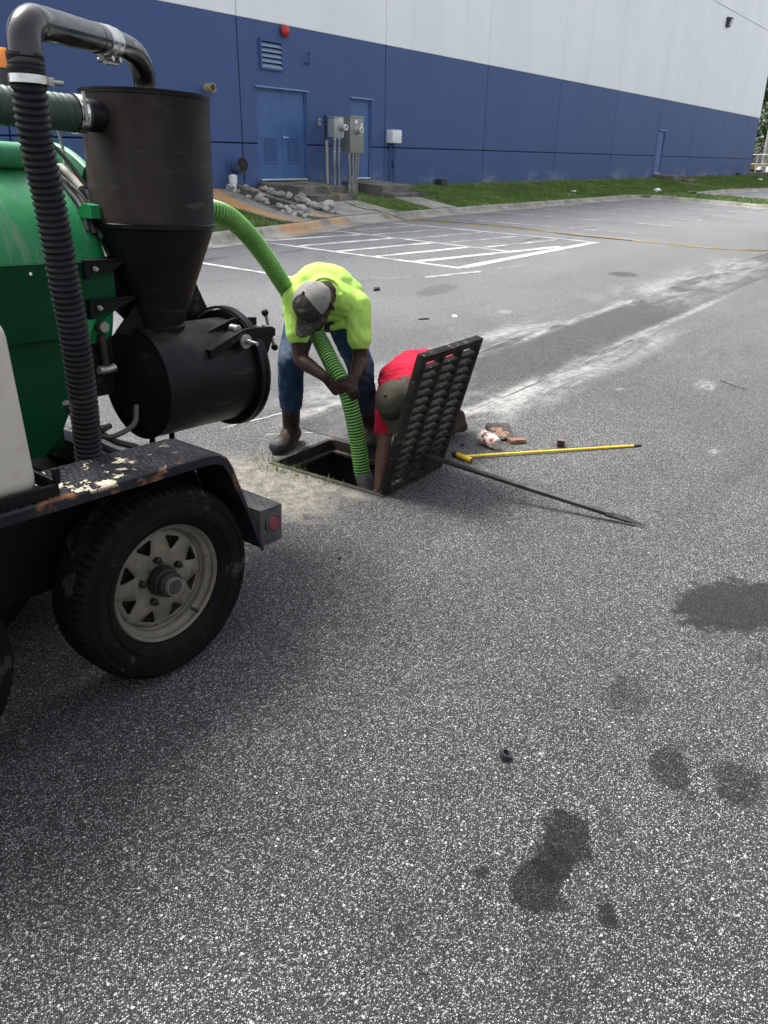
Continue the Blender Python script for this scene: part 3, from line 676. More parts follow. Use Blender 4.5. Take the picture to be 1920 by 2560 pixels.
for x0, x1 in zip(JX, JX[1:]):
    d = DOORS.get(x0, [])
    # lower band, split at the doors
    cuts = [x0 + G] + [c for a, b, h in d for c in (a, b)] + [x1 - G]
    for a, b in zip(cuts[::2], cuts[1::2]): panel(a, b, ZB, ZG - .012, M('blue'), bev=.032)
    panel(x0 + G, x1 - G, ZG + .01, ZC - .004, M('blue'), notches=d)
    panel(x0 + G * .7, x1 - G * .7, ZC + .004, ZU - .014, M('white_wall'), y=YW - .006)
    panel(x0 + G * .7, x1 - G * .7, ZU + .014, ZT, M('white_wall'), y=YW - .006)
def louvre(parent, x0, x1, z0, z1, y, n, mat, fmat, depth=.03, back=True):
    w = .05 if x1 - x0 > .6 else .025
    fbm = bmesh.new()
    for a, b in (((x0, y - depth, z0), (x0 + w, y + .01, z1)), ((x1 - w, y - depth, z0), (x1, y + .01, z1)), ((x0 + w, y - depth, z0), (x1 - w, y + .01, z0 + w)), ((x0 + w, y - depth, z1 - w), (x1 - w, y + .01, z1))): add_box(fbm, a, b, .003)
    fr_ = bp(bm_mesh(fbm), 'louvre_frame', fmat, parent)
    if back: bp(prism_mesh([(x0 + w, z0 + w), (x1 - w, z0 + w), (x1 - w, z1 - w), (x0 + w, z1 - w)], .004, 'Y', y - .001), 'louvre_back', M('dark_void'), parent)
    p = (z1 - z0 - 2 * w) / n
    sm = None
    for i in range(n):
        z = z0 + w + p * (i + .0)
        if sm is None:
            v = [(x0 + w, y - depth * .95, z), (x1 - w, y - depth * .95, z), (x1 - w, y - .002, z + p * .62), (x0 + w, y - .002, z + p * .62), (x0 + w, y - depth * .95, z + p * .14), (x1 - w, y - depth * .95, z + p * .14), (x1 - w, y - .002, z + p * .76), (x0 + w, y - .002, z + p * .76)]
            sm = mesh([Vector(q) - BO for q in v], [(0, 1, 2, 3), (7, 6, 5, 4), (0, 4, 5, 1), (1, 5, 6, 2), (2, 6, 7, 3), (3, 7, 4, 0)]); z00 = z
            s_ = obj('slat', sm, mat, parent)
        else:
            s_ = bpy.data.objects.new('slat', sm); COL.objects.link(s_); s_.parent = parent; s_.location.z = z - z00
def door_leaf(x0, x1, z0, z1, hinge_left, lou=True, handle=True):
    d = bp(prism_mesh([(x0, z0), (x1, z0), (x1, z1), (x0, z1)], .045, 'Y', YW + .055), 'door', M('blue_door'))
    if lou: louvre(d, x0 + .22, x1 - .22, z0 + .38, z0 + .98, YW + .055, 14, M('blue_door'), M('blue_door'), .02)
    hx = x0 if hinge_left else x1
    for hz in (.25, 1.05, 1.85):
        me = lathe_mesh([(.013, z0 + hz), (.013, z0 + hz + .14)], 8, 'Z', (hx, YW + .045, 0)); bp(me, 'hinge', M('groove'), d)
    if handle:
        kx = x1 - .08 if hinge_left else x0 + .08
        me = lathe_mesh([(.028, 0), (.028, -.012), (.012, -.016), (.012, -.06)], 12, 'Y', (kx, YW + .055, z0 + 1.0)); bp(me, 'handle', M('alu'), d)
        sg = -1 if hinge_left else 1
        bp(sweep([Vector((kx, YW - .002, z0 + 1.0)), Vector((kx + sg * .05, YW - .004, z0 + 1.0)), Vector((kx + sg * .12, YW + .0, z0 + .995))], .010, 8), 'lever', M('alu'), d)
    return d
def door_set(x0, x1, zt, leaves, zb=1.045, cap=True):
    for a, b in (((x0, zb), (x0 + .05, zt - .05)), ((x1 - .05, zb), (x1, zt - .05)), ((x0, zt - .05), (x1, zt))):
        bp(prism_mesh([(a[0], a[1]), (b[0], a[1]), (b[0], b[1]), (a[0], b[1])], .10, 'Y', YW + .03), 'door_frame', M('blue_door'))
    if cap:
        me = prism_mesh([(YW - .075, zt + .012), (YW - .07, zt + .002), (YW - .003, zt + .028), (YW - .003, zt + .05)], x1 - x0 + .08, 'X', x0 - .04); bp(me, 'drip_cap', M('blue_cap'))
    n = len(leaves); w = (x1 - x0 - .10) / n
    for i, (lf, lou, hd) in enumerate(leaves):
        a = x0 + .05 + w * i + .003; b = a + w - .006
        dd = door_leaf(a, b, zb + .05, zt - .055, lf, lou, hd)
        bm = bmesh.new(); add_box(bm, (a, YW - .03, zb + .012), (b, YW + .055, zb + .05), .006); bp(bm_mesh(bm), 'door_sweep', M('alu'), dd)
    bm = bmesh.new(); add_box(bm, (x0, YW - .004, zb - .5), (x1, YW + .15, zb), 0); bp(bm_mesh(bm), 'threshold', M('concrete_step'))
MAT['blue_cap'] = pm('pale_blue_flashing', (.16, .24, .38), (.20, .29, .44), 4, .4)
door_set(16.0, 17.88, 3.19, [(True, True, False), (False, True, True)])
door_set(19.80, 20.76, 3.16, [(False, False, False)])
door_set(46.30, 47.28, 3.16, [(True, False, True)])
vent = thing('louvre_vent', 'square blue louvred vent high on the blue wall above the double door', 'vent', (0, 0, 0)); vent.location = BO
louvre(vent, 16.16, 16.98, 3.60, 4.26, YW, 5, MAT['blue_cap'], M('blue'), .06)
# wall fittings
def at_wall(name, label, cat, x, z, group=None): return thing(name, label, cat, (x, YW, z), group)
t = at_wall('alarm_bell', 'round red alarm bell high on the blue wall above the vent', 'alarm bell', 17.05, 4.50)
lathe('gong', [(.0, -.17), (.06, -.165), (.11, -.14), (.135, -.10), (.14, -.06), (.13, -.055), (.05, -.05)], M('red'), t, 24, 'Y')
lathe('back_box', [(.06, .0), (.06, -.06)], M('red'), t, 16, 'Y')
t = at_wall('vent_pipe', 'small blue upturned pipe on the wall right of the louvred vent', 'pipe', 17.88, 3.86)
tube('pipe', [(0, 0, 0), (0, -.09, 0), (.0, -.13, .03), (.0, -.13, .22)], .028, M('blue'), t)
lathe('pipe_cap', [(.04, .22), (.045, .245), (.0, .26)], M('blue'), t, 12, 'Z', (0, -.13, 0))
t = at_wall('overflow_pipe', 'short tan pipe stub sticking out of the blue wall beside the cyclone', 'pipe', 14.36, 3.06)
lathe('pipe', [(.095, .0), (.095, -.24), (.082, -.24), (.082, -.02)], M('tan'), t, 24, 'Y'); lathe('bore', [(.081, -.03), (.081, -.034)], M('dark_void'), t, 24, 'Y')
t = at_wall('duct_outlet', 'large blue round duct stub low on the wall above the white cleanout pipe', 'duct', 15.10, 1.42)
lathe('collar', [(.26, .0), (.26, -.03), (.19, -.035)], M('blue'), t, 32, 'Y'); lathe('duct', [(.19, -.02), (.19, -.30), (.18, -.30), (.18, -.28)], M('blue'), t, 32, 'Y'); lathe('duct_cap', [(.179, -.285), (.0, -.292)], M('rusty_frame'), t, 32, 'Y')
t = at_wall('keypad', 'tiny grey keypad on the wall beside the double door', 'keypad', 18.37, 2.50)
box('housing', (-.05, -.04, -.09), (.05, 0, .09), M('galv'), t, .008); box('lens', (-.03, -.045, .0), (.03, -.041, .05), M('black_plastic'), t)
t = at_wall('meter_box', 'white plastic box on the blue wall right of the single door', 'utility box', 21.77, 2.22)
box('housing', (-.25, -.22, -.17), (.25, 0, .20), M('white_plastic'), t, .02); box('lid', (-.24, -.235, -.16), (.24, -.222, .19), M('white_plastic'), t, .012); box('latch', (.20, -.245, -.02), (.23, -.237, .03), M('galv'), t)
for x_, zz_ in ((-.10, 0), (.12, 0)): tube('conduit', [(x_, -.06, -.17), (x_, -.06, -1.32)], .022, M('blue'), t, 10, 1)
box('junction_box', (.06, -.10, -.84), (.18, -.0, -.66), M('blue'), t, .01)
box('hub_plug', (-.02, -.1, -.24), (.05, -.04, -.17), M('blue'), t)
t = at_wall('flood_light', 'small dark wall light high on the white wall near the far end', 'wall light', 55.4, 9.15)
obj('housing', prism_mesh([(-.30, .22), (0, .25), (0, -.25), (-.18, -.20)], .5, 'X', -.25), M('black_plastic'), t); obj('lens', prism_mesh([(-.31, .12), (-.295, .15), (-.19, -.16), (-.205, -.17)], .4, 'X', -.2), M('glass_lamp'), t)
t = at_wall('corner_lamp', 'tiny white lamp on the far corner of the blue wall', 'wall light', 67.3, 3.35)
lathe('lamp_shade', [(.0, .14), (.10, .12), (.13, .0), (.11, .0)], M('white_plastic'), t, 16, 'Z', (.2, -.4, 0)); tube('bracket', [(.1, 0, -.05), (.18, -.2, 0), (.2, -.4, .12)], .02, M('alu'), t)
# bait stations along the wall foot
for x, lab in ((24.4, 'black bait box at the wall foot right of the white meter box'), (63.4, 'black bait box at the wall foot near the far corner')):
    t = thing('bait_station', lab, 'bait box', (x, YW - .22, gp(YW - .22) - .01), 'bait boxes along the wall')
    obj('body', prism_mesh([(-.20, 0), (.20, 0), (.20, .10), (.15, .17), (-.15, .17), (-.20, .10)], .26, 'Y', -.13), M('black_plastic'), t); box('lid', (-.15, -.12, .171), (.15, .12, .185), M('black_plastic'), t, .006)
# conduit stand with two disconnect cabinets
def cabinet(name, label, x0, x1, z0, z1, y, dep, mat, hx, hz):
    t = thing(name, label, 'electrical box', ((x0 + x1) / 2, y, z0)); w = (x1 - x0) / 2; h = z1 - z0
    box('case', (-w, .02, 0), (w, dep, h), mat, t, .008); box('front_cover', (-w - .006, -.012, -.012), (w + .006, .018, h + .004), mat, t, .006)
    box('rain_hood', (-w - .015, -.03, h + .008), (w + .015, dep, h + .03), M('galv'), t, .004)
    b = lathe('switch_boss', [(.11, -.013), (.10, -.05), (.085, -.10), (.085, -.15), (.0, -.152)], M('galv'), t, 20, 'Y', (hx, 0, hz)); lathe('receptacle', [(.07, -.153), (.07, -.20), (.045, -.20), (.045, -.16)], M('white_plastic'), b, 16, 'Y', (hx, 0, hz)); lathe('socket', [(.044, -.17), (.0, -.171)], M('dark_void'), b, 16, 'Y', (hx, 0, hz))
    box('sticker', (hx - .06, -.0155, hz + .16), (hx + .03, -.0125, hz + .25), M('white_plastic'), t)
    return t
cb = cabinet('disconnect_cabinet', 'tall grey green electrical cabinet in front of the single blue door', 18.61, 19.20, 1.76, 2.63, 14.70, .30, M('cab_olive'), -.02, .56)
box('notice_sticker', (.17, -.0155, .62), (.24, -.0125, .74), M('white_plastic'), cb)
cs = cabinet('disconnect_cabinet', 'smaller grey electrical cabinet left of the tall grey green one', 17.93, 18.32, 2.12, 2.58, 14.70, .20, M('galv'), .08, .24)
for i, (xt, xb, yt, yb, zt, zb) in enumerate([(-.20, -.06, .12, .22, -.012, -1.05), (-.04, .08, .12, .22, -.012, -1.05), (.10, .16, .12, .22, -.012, -1.06), (.20, .25, .12, .22, -.012, -1.06), (.0, .075, .2, .25, -.6, -1.05)]):
    c_ = tube('conduit', [(xt, yt, zt), (xt, yt, zt - .18), (xb * .6 + xt * .4, (yt + yb) / 2, zt - .45 if i < 4 else zt - .15), (xb, yb, zb + .28), (xb, yb, zb)], .042, M('pvc_grey'), cb, 14)
    if i < 4: lathe('bushing', [(.05, zt), (.05, zt - .05)], M('galv'), c_, 14, 'Z', (xt, yt, 0))
    lathe('sleeve', [(.05, zb), (.05, zb + .24)], M('concrete_walk'), c_, 14, 'Z', (xb, yb, 0))
boxes('strap', [((-.12, .19, -.86), (.32, .2, -.845)), ((-.12, .19, -.95), (.32, .2, -.935))], M('black_plastic'), cb)
for (xt, xb) in ((-.06, .05), (.12, .24)):
    c_ = tube('conduit', [(xt, .1, -.012), (xt, .1, -.3), (xt, .12, -.65), (xb, .2, -1.0), (xb, .22, -1.30)], .036, M('pvc_grey'), cs, 14); lathe('bushing', [(.044, -.012), (.044, -.06)], M('alu'), c_, 14, 'Z', (xt, .1, 0)); lathe('coupling', [(.041, -.36), (.041, -.33)], M('galv'), c_, 14, 'Z', (xt, .105, 0))
pst = thing('conduit_stand', 'thin grey steel post and rails carrying the electrical cabinets', 'post', (17.93, 14.95, .85))
box('post', (-.03, -.02, .0), (.03, .04, 1.20), M('galv'), pst, .004); box('channel', (.0, .045, .1), (.05, .10, 1.80), M('groove'), pst)
for zz_ in (1.05, 1.62, 1.72): box('rail', (.0, .101, zz_), (1.0, .13, zz_ + .035), M('groove'), pst)
# landings with one step
def landing(name, label, x0, x1, y0, zf, sx0, sx1, sy0, sz):
    t = thing(name, label, 'steps', (x0, y0, .5))
    me = prism_mesh([(y0, .45), (YW - .006, .45), (YW - .006, 1.02), (y0, zf)], x1 - x0, 'X', x0); me.transform(Matrix.Translation((-x0, -y0, -.5))); o = obj('platform', me, M('concrete_step'), t)
    bv = o.modifiers.new('b', 'BEVEL'); bv.width = .015; bv.segments = 2
    me = prism_mesh([(sy0, .42), (y0 - .003, .42), (y0 - .003, sz + .01), (sy0, sz)], sx1 - sx0, 'X', sx0); me.transform(Matrix.Translation((-x0, -y0, -.5))); o = obj('tread', me, M('concrete_step'), t)
    bv = o.modifiers.new('b', 'BEVEL'); bv.width = .015; bv.segments = 2
landing('door_landing', 'wide weathered concrete landing and step below the blue double door', 15.88, 17.76, 14.17, .95, 15.9, 17.76, 13.80, .76)
landing('door_landing', 'narrow concrete landing and step below the single blue door by the cabinets', 19.42, 20.98, 14.22, .92, 19.6, 21.15, 13.9, .715)
landing('door_landing', 'far concrete landing and step below the distant blue door', 46.25, 48.6, 14.5, .96, 47.6, 49.2, 14.1, .78)
# cleanout pipe
t = thing('cleanout_pipe', 'short white plastic pipe standing among the rubble by the wall', 'pipe', (14.80, 15.35, .80))
lathe('pipe', [(.085, 0), (.085, .22), (.10, .22), (.10, .36)], M('white_plastic'), t, 24); lathe('cap', [(.105, .36), (.105, .40), (.06, .405), (.06, .42), (0, .42)], M('white_plastic'), t, 24)
# rubble: each stone its own
RK = [(15.02, 15.4, .16), (15.3, 15.45, .17), (14.7, 15.35, .21), (14.83, 15.2, .11), (15.03, 14.81, .19), (14.61, 14.31, .19), (15.94, 15.45, .15), (15.8, 15.35, .11), (15.75, 15.2, .17), (15.78, 15.05, .18), (15.7, 14.85, .15), (15.6, 14.7, .18), (15.75, 14.6, .18), (15.78, 14.4, .18), (15.65, 14.3, .2), (15.75, 14.02, .25), (15.49, 13.79, .22), (14.66, 14.19, .13), (14.4, 13.84, .13), (14.47, 14.53, .12), (14.1, 13.15, .18), (14.12, 13.0, .14), (14.26, 12.9, .16), (14.42, 12.8, .21), (13.63, 12.45, .14), (13.68, 12.34, .12), (13.77, 12.3, .12), (13.78, 12.1, .11), (14.13, 12.39, .14), (15.32, 13.36, .15), (15.39, 13.28, .15), (15.05, 12.86, .15), (15.14, 12.72, .2), (15.35, 12.78, .25), (14.86, 12.43, .18), (14.79, 12.18, .13), (14.91, 12.69, .16), (15.47, 13.6, .21), (14.28, 13.1, .1), (13.72, 12.73, .09), (13.96, 12.14, .08), (13.5, 12.2, .1), (13.9, 12.7, .14), (15.2, 13.05, .16), (15.55, 13.15, .12), (14.55, 14.0, .15), (14.95, 14.55, .14), (13.62, 12.02, .1)]
RM = [rock_mesh(100 + i, 1, .4, .8) for i in range(8)]
for me in RM: me.materials.append(M('rubble'))
RD = [rock_mesh(200 + i, 1, .4, .7) for i in range(4)]
for me in RD: me.materials.append(M('rubble_dark'))
rs = random.Random(9)
ORD = ['first', 'second', 'third', 'fourth', 'fifth', 'sixth', 'seventh', 'eighth', 'ninth', 'tenth', 'eleventh', 'twelfth', 'thirteenth', 'fourteenth', 'fifteenth', 'sixteenth', 'seventeenth', 'eighteenth', 'nineteenth', 'twentieth', 'twenty first', 'twenty second', 'twenty third', 'twenty fourth', 'twenty fifth', 'twenty sixth', 'twenty seventh', 'twenty eighth', 'twenty ninth', 'thirtieth']
RK.sort(key=lambda q: q[1]); cnt = [0, 0]
for i, (x, y, s) in enumerate(RK):
    me = RM[i % 8] if rs.random() < .72 else RD[i % 4]
    o = bpy.data.objects.new('rubble_stone', me); COL.objects.link(o); s *= 1.45
    o.location = (x, y, gp(y) + s * .26); o.rotation_euler = (rs.uniform(-.5, .5), rs.uniform(-.5, .5), rs.uniform(0, 6.28)); o.scale = (s * rs.uniform(.9, 1.3), s * rs.uniform(.75, 1.05), s * rs.uniform(.75, 1.1))
    sd_ = 0 if x < 14.05 + .42 * (y - 11.8) else 1; w_ = ORD[cnt[sd_]]; cnt[sd_] += 1
    tag(o, f'{w_} {"pale" if me in RM else "grey"} stone up from the kerb in the {("left rubble strip between the slabs", "right rubble strip beside the landing")[sd_]}', 'stone', 'rubble stones beside the concrete slabs')
for (a, b, lab, w, h) in (((14.95, 15.30), (14.80, 14.62), 'upper broken concrete beam lying among the rubble below the wall', .18, .20), ((14.74, 14.2), (14.40, 13.0), 'lower long broken concrete beam lying among the rubble near the kerb', .16, .18)):
    P0, P1 = Vector((*a, gp(a[1]) + .06)), Vector((*b, gp(b[1]) + .06)); d = P1 - P0; bm = bmesh.new(); add_box(bm, (0, -w / 2, -h / 2), (d.length, w / 2, h / 2)); bmesh.ops.subdivide_edges(bm, edges=bm.edges[:], cuts=5, use_grid_fill=True)
    for v_ in bm.verts: v_.co += noise.noise_vector(v_.co * 5 + Vector(P0)) * .035
    o = obj('broken_beam', bm_mesh(bm), M('concrete_old'), None, 30); o.matrix_world = Matrix.Translation(P0) @ d.to_track_quat('X', 'Z').to_matrix().to_4x4(); tag(o, lab, 'concrete beam')
# extension cords
def gcord(name, label, pts, r, mat):
    P = catmull([Vector(p) for p in pts], 10); o = obj(name, sweep(P, r, 8), mat, None, 60); return tag(o, label, 'cord')
gcord('extension_cord', 'yellow extension cord running from the landing over the kerb into the lot', [(17.15, 15.3, 1.035), (17.3, 14.8, 1.0), (17.0, 14.45, .985), (16.95, 14.15, .96), (17.0, 14.06, .80), (17.05, 13.82, .79), (17.0, 13.72, .64), (16.75, 13.3, .575), (16.85, 12.9, .545), (16.65, 12.4, .50), (16.35, 12.0, .455), (16.25, 11.82, .45), (16.3, 11.6, .33), (16.42, 11.2, lotz(11.2) + .015), (16.9, 10.0, lotz(10) + .015), (17.05, 9.6, lotz(9.6) + .015), (17.15, 8.2, lotz(8.2) + .015), (17.3, 6.8, lotz(6.8) + .015), (17.35, 4.8, lotz(4.8) + .015), (17.9, 3.5, .022), (18.3, 2.2, .015), (18.6, 0, .015)], .0075, M('yellow_cord'))
gcord('extension_cord', 'thin black cord lying alongside the yellow extension cord', [(16.7, 13.25, .572), (16.4, 12.6, .51), (16.3, 11.83, .445), (16.45, 11.4, .31), (16.75, 10.9, lotz(10.9) + .012), (17.3, 9.6, lotz(9.6) + .012), (17.3, 8.3, lotz(8.3) + .012), (17.1, 7.2, lotz(7.2) + .012), (17.4, 5.6, lotz(5.6) + .012), (17.5, 4.4, lotz(4.4) + .012), (18.15, 3.5, .02), (18.4, 2.4, .012), (18.9, .3, .012)], .008, M('black_cord'))
# far right corner: retaining wall, railing, yard pole, trees, litter
box('planter_wall', (67.9, 11.0, .5), (76.0, 15.9, 1.05), M('concrete_old'), None, .02, label='low grey concrete planter wall beyond the far building corner', category='wall')
rl = thing('railing', 'white metal railing beyond the far corner of the blue wall', 'railing', (68.2, 17.0, .9))
for y_ in (.0, -1.6, -3.2): tube('post', [(0, y_, 0), (0, y_, 1.35)], .035, M('white_plastic'), rl, 8, 1)
for z_ in (.7, 1.33): tube('rail', [(0, .4, z_), (0, -3.2, z_)], .035, M('white_plastic'), rl, 8, 1)
yp = thing('yard_pole', 'thick pale concrete pole standing beside the far building corner', 'pole', (72, 15.70, .9))
o = lathe('shaft', [(.20, .1), (.18, 4), (.15, 12)], M('white_plastic'), yp, 8, smooth=20); o.data.materials[0] = M('concrete_walk')
lathe('footing', [(.35, -.2), (.35, .1)], M('concrete_old'), yp, 16)
yj = thing('equipment', 'small orange yellow equipment on the ground by the far railing', 'equipment', (68.6, 15.6, 1.06))
box('base_pan', (-.3, -.6, 0), (.5, .5, .14), M('black_plastic'), yj, .03); box('cover', (-.25, -.1, .14), (.4, .45, .55), M('yellow_cord'), yj, .08); tube('arm', [(.1, -.1, .3), (.1, -.4, .5), (.1, -.7, .35)], .06, M('yellow_cord'), yj)
def tree(name, label, x, y, z0, h, cr, seed, n=5200):
    rs = random.Random(seed); t = thing(name, label, 'tree', (x, y, z0), 'trees beyond the building')
    P = [Vector((0, 0, 0)), Vector((.1, .05, h * .3)), Vector((-.1, .1, h * .6)), Vector((.05, 0, h * .9))]; pts = catmull(P, 4); tk = obj('trunk', sweep(pts, [.28 * (1 - .85 * i / (len(pts) - 1)) for i in range(len(pts))], 8), M('bark'), t, 60)
    cl = []
    for i in range(16):
        a = rs.uniform(0, 6.28); zz = rs.uniform(.25, 1.0) * h; rr = cr * rs.uniform(.25, .8) * (1 - .35 * abs(zz / h - .6)); c = Vector((math.cos(a) * rr, math.sin(a) * rr, zz)); cl.append((c, cr * rs.uniform(.28, .5)))
        b0 = Vector((0, 0, max(h * .15, zz - cr * .5))); tube('limb', [b0, b0.lerp(c, .5) + Vector((0, 0, .15)), c], [.09, .08, .075, .07, .06, .055, .05, .04, .03, .025, .02, .016, .012, .012, .012, .012, .012], M('bark'), t, 6, 8)
    v = []; f = []
    for i in range(n):
        c, r = cl[i % len(cl)]; d = Vector((rs.gauss(0, 1), rs.gauss(0, 1), rs.gauss(0, .8))).normalized() * r * rs.random() ** .45; q = c + d
        a = Vector((rs.gauss(0, 1), rs.gauss(0, 1), rs.gauss(0, .6))).normalized(); b = a.orthogonal().normalized(); s = rs.uniform(.10, .24); k = len(v)
        v += [q - a * s, q + b * s * .55, q + a * s, q - b * s * .55]; f.append((k, k + 1, k + 2, k + 3))
    obj('crown', mesh(v, f), M('leaf'), t)
for i, (x, y, h, cr, lab) in enumerate([(80, 18.6, 9.5, 3.6, 'tall dark green tree right behind the far building corner'), (88, 18.0, 11, 4.0, 'broad dark green tree right of the pale pole'), (96, 24.5, 12, 4.2, 'tallest green tree farthest behind the building'), (84, 15.6, 7, 3.2, 'low bushy tree at the right edge beyond the railing')]): tree('broadleaf_tree', lab, x, y, .5, h, cr, 40 + i)
def scrap(name, label, cat, x, y, z, s, mat, seed):
    rs = random.Random(seed); bm = bmesh.new(); bmesh.ops.create_icosphere(bm, subdivisions=2, radius=.5)
    for v_ in bm.verts: v_.co = Vector((v_.co.x * s[0], v_.co.y * s[1], v_.co.z * s[2])) * (1 + .5 * noise.noise(v_.co * 3 + Vector((seed, 0, 0))))
    o = obj(name, bm_mesh(bm), mat, None, 30); o.location = (x, y, z); return tag(o, label, cat)
scrap('litter', 'white crumpled bag lying on the grass near the far kerb', 'litter', 37.3, 12.3, gp(12.3) + .05, (.5, .3, .16), M('litter_white'), 1)
scrap('litter', 'small white paper scrap on the grass bank below the middle of the blue wall', 'litter', 30.6, 13.3, gp(13.3) + .03, (.25, .2, .07), M('litter_white'), 2)
scrap('litter', 'white scrap on the grass near the far building corner', 'litter', 62.5, 13.7, gp(13.7) + .06, (.4, .4, .14), M('litter_white'), 3)

# ------------------------------------------------------------------ vacuum trailer: local a rearward, b away from the camera, c up
TH, PT = R(-2.5), R(2.2)
u0 = Vector((math.cos(TH), math.sin(TH), 0)); vv = Vector((-math.sin(TH), math.cos(TH), 0)); zz = Vector((0, 0, 1))
ua = u0 * math.cos(PT) - zz * math.sin(PT); wa = u0 * math.sin(PT) + zz * math.cos(PT); TO = Vector((1.430, 1.903, 0))
TM = Matrix(((ua.x, vv.x, wa.x, TO.x), (ua.y, vv.y, wa.y, TO.y), (ua.z, vv.z, wa.z, TO.z), (0, 0, 0, 1)))
tr = thing('vacuum_trailer', 'green vacuum excavation trailer with black cyclone, drum and ribbed hose', 'trailer', mat=TM)
BS = M('black_steel')
# chassis
box('frame_rail', (-2.7, .26, .40), (.40, .33, .54), BS, tr, .006); box('frame_rail', (-2.7, 2.06, .40), (.40, 2.13, .54), BS, tr, .006)
for a in (-1.8, -.87, .0, .35): box('cross_member', (a - .04, .33, .42), (a + .04, 2.06, .52), BS, tr)
for a in (.0, -.87): lathe('axle', [(.035, .12), (.035, 2.28)], BS, tr, 14, 'Y', (a, 0, .333))
box('underbody_blocker', (-2.4, .42, .16), (-.34, 1.98, .40), BS, tr, .02)  # added box, stops far-side light reaching the ground under the trailer
box('rear_underbody_blocker', (-.28, .55, .22), (.36, 1.98, .40), BS, tr, .02)  # second added box, closes the rear underframe against light
obj('spring_hanger', prism_mesh([(-.60, .42), (-.27, .42), (-.36, .30), (-.44, .24), (-.52, .28)], .05, 'Y', .27), BS, tr)
# bumper box with marker lamp
bmp = box('bumper', (.405, .0, .33), (.515, 2.4, .475), M('bumper'), tr, .004)
v = []; f = []
for i in range(97):
    for j in range(4):
        a = .42 + j * .026 + (.013 if i % 2 else 0); b = .015 + i * .0245
        if a > .51: continue
        d = (1 if (i + j) % 2 else -1); k = len(v); dx, dy = .009 * d, .009
        v += [(a - dx, b - dy, .4752), (a + dy * .3, b - dx * .3, .4775), (a + dx, b + dy, .4752), (a - dy * .3, b + dx * .3, .4775)]; f.append((k, k + 1, k + 2, k + 3))
obj('tread_pattern', mesh(v, f), M('bumper'), bmp, kind='stuff')
lp = lathe('marker_lamp', [(.0, -.012), (.026, -.010), (.029, -.004), (.029, .001)], M('lens_red'), tr, 28, 'Y', (.465, -.002, .412)); lathe('bezel', [(.030, -.001), (.031, -.008), (.037, -.007), (.039, .001)], M('bumper'), lp, 28, 'Y', (.465, -.001, .412))
# fender
FP = [(-1.30, .34), (-1.17, .66), (-1.13, .72), (-1.07, .75), (.16, .755), (.205, .748), (.238, .725), (.262, .685), (.395, .340)]
FD = []
for p, q in zip(FP, FP[1:]):
    k = max(1, int(math.dist(p, q) / .05))
    for i in range(k): FD.append((p[0] + (q[0] - p[0]) * i / k, p[1] + (q[1] - p[1]) * i / k))
FD.append(FP[-1])
v = []; f = []; sec = [(-.030, -.036), (-.034, -.034), (-.034, -.006), (-.028, 0), (.200, 0), (.200, -.006), (-.024, -.006), (-.0285, -.012), (-.0285, -.036)]
n = len(sec)
for i, (a, c) in enumerate(FD):
    p, q = FD[max(0, i - 1)], FD[min(len(FD) - 1, i + 1)]; d = Vector((q[0] - p[0], q[1] - p[1])).normalized(); nx, nz = -d.y, d.x
    k_ = 1.0 if a < .22 else max(.45, 1 - (a - .22) * 5)
    for (b, h) in sec:
        hh = h * k_ if h < -.02 else h
        v.append((a + nx * hh, b, c + nz * hh))
for i in range(len(FD) - 1):
    for k in range(n): f.append((i * n + k, i * n + (k + 1) % n, (i + 1) * n + (k + 1) % n, (i + 1) * n + k))
f += [tuple(range(n)), tuple(reversed(range((len(FD) - 1) * n, len(FD) * n)))]
bm = bmesh.new(); me = mesh(v, f); bm.from_mesh(me); bpy.data.meshes.remove(me); fen = obj('fender', bm_mesh(bm), M('fender'), tr, 35)
v = []; f = []
for i in range(66):
    for j in range(10):
        a = -1.05 + i * .0185 + (.009 if j % 2 else 0); b = -.018 + j * .022; d = 1 if (i + j) % 2 else -1; k = len(v)
        if a > .15: continue
        c0 = .7555 if a > -.2 else .7505 + .005 * (a + 1.07) / 1.23; c0 = .75 + .005 * (a + 1.07) / 1.23
        L_, W_ = .0095, .0036
        ax, ay = L_, L_ * .55 * d; bx, by = -W_ * .55 * d, W_
        v += [(a - ax, b - ay, c0 + .0002), (a + bx, b + by, c0 + .0002), (a + ax, b + ay, c0 + .0002), (a - bx, b - by, c0 + .0002), (a, b, c0 + .0042)]
        f += [(k, k + 4, k + 1), (k + 1, k + 4, k + 2), (k + 2, k + 4, k + 3), (k + 3, k + 4, k)]
obj('tread_pattern', mesh(v, f), M('fender'), fen, kind='stuff')
obj('inner_apron', prism_mesh([(-1.25, .36), (-1.15, .70), (-1.07, .742), (.16, .747), (.23, .72), (.262, .68), (.37, .36)], .008, 'Y', .203), BS, tr)
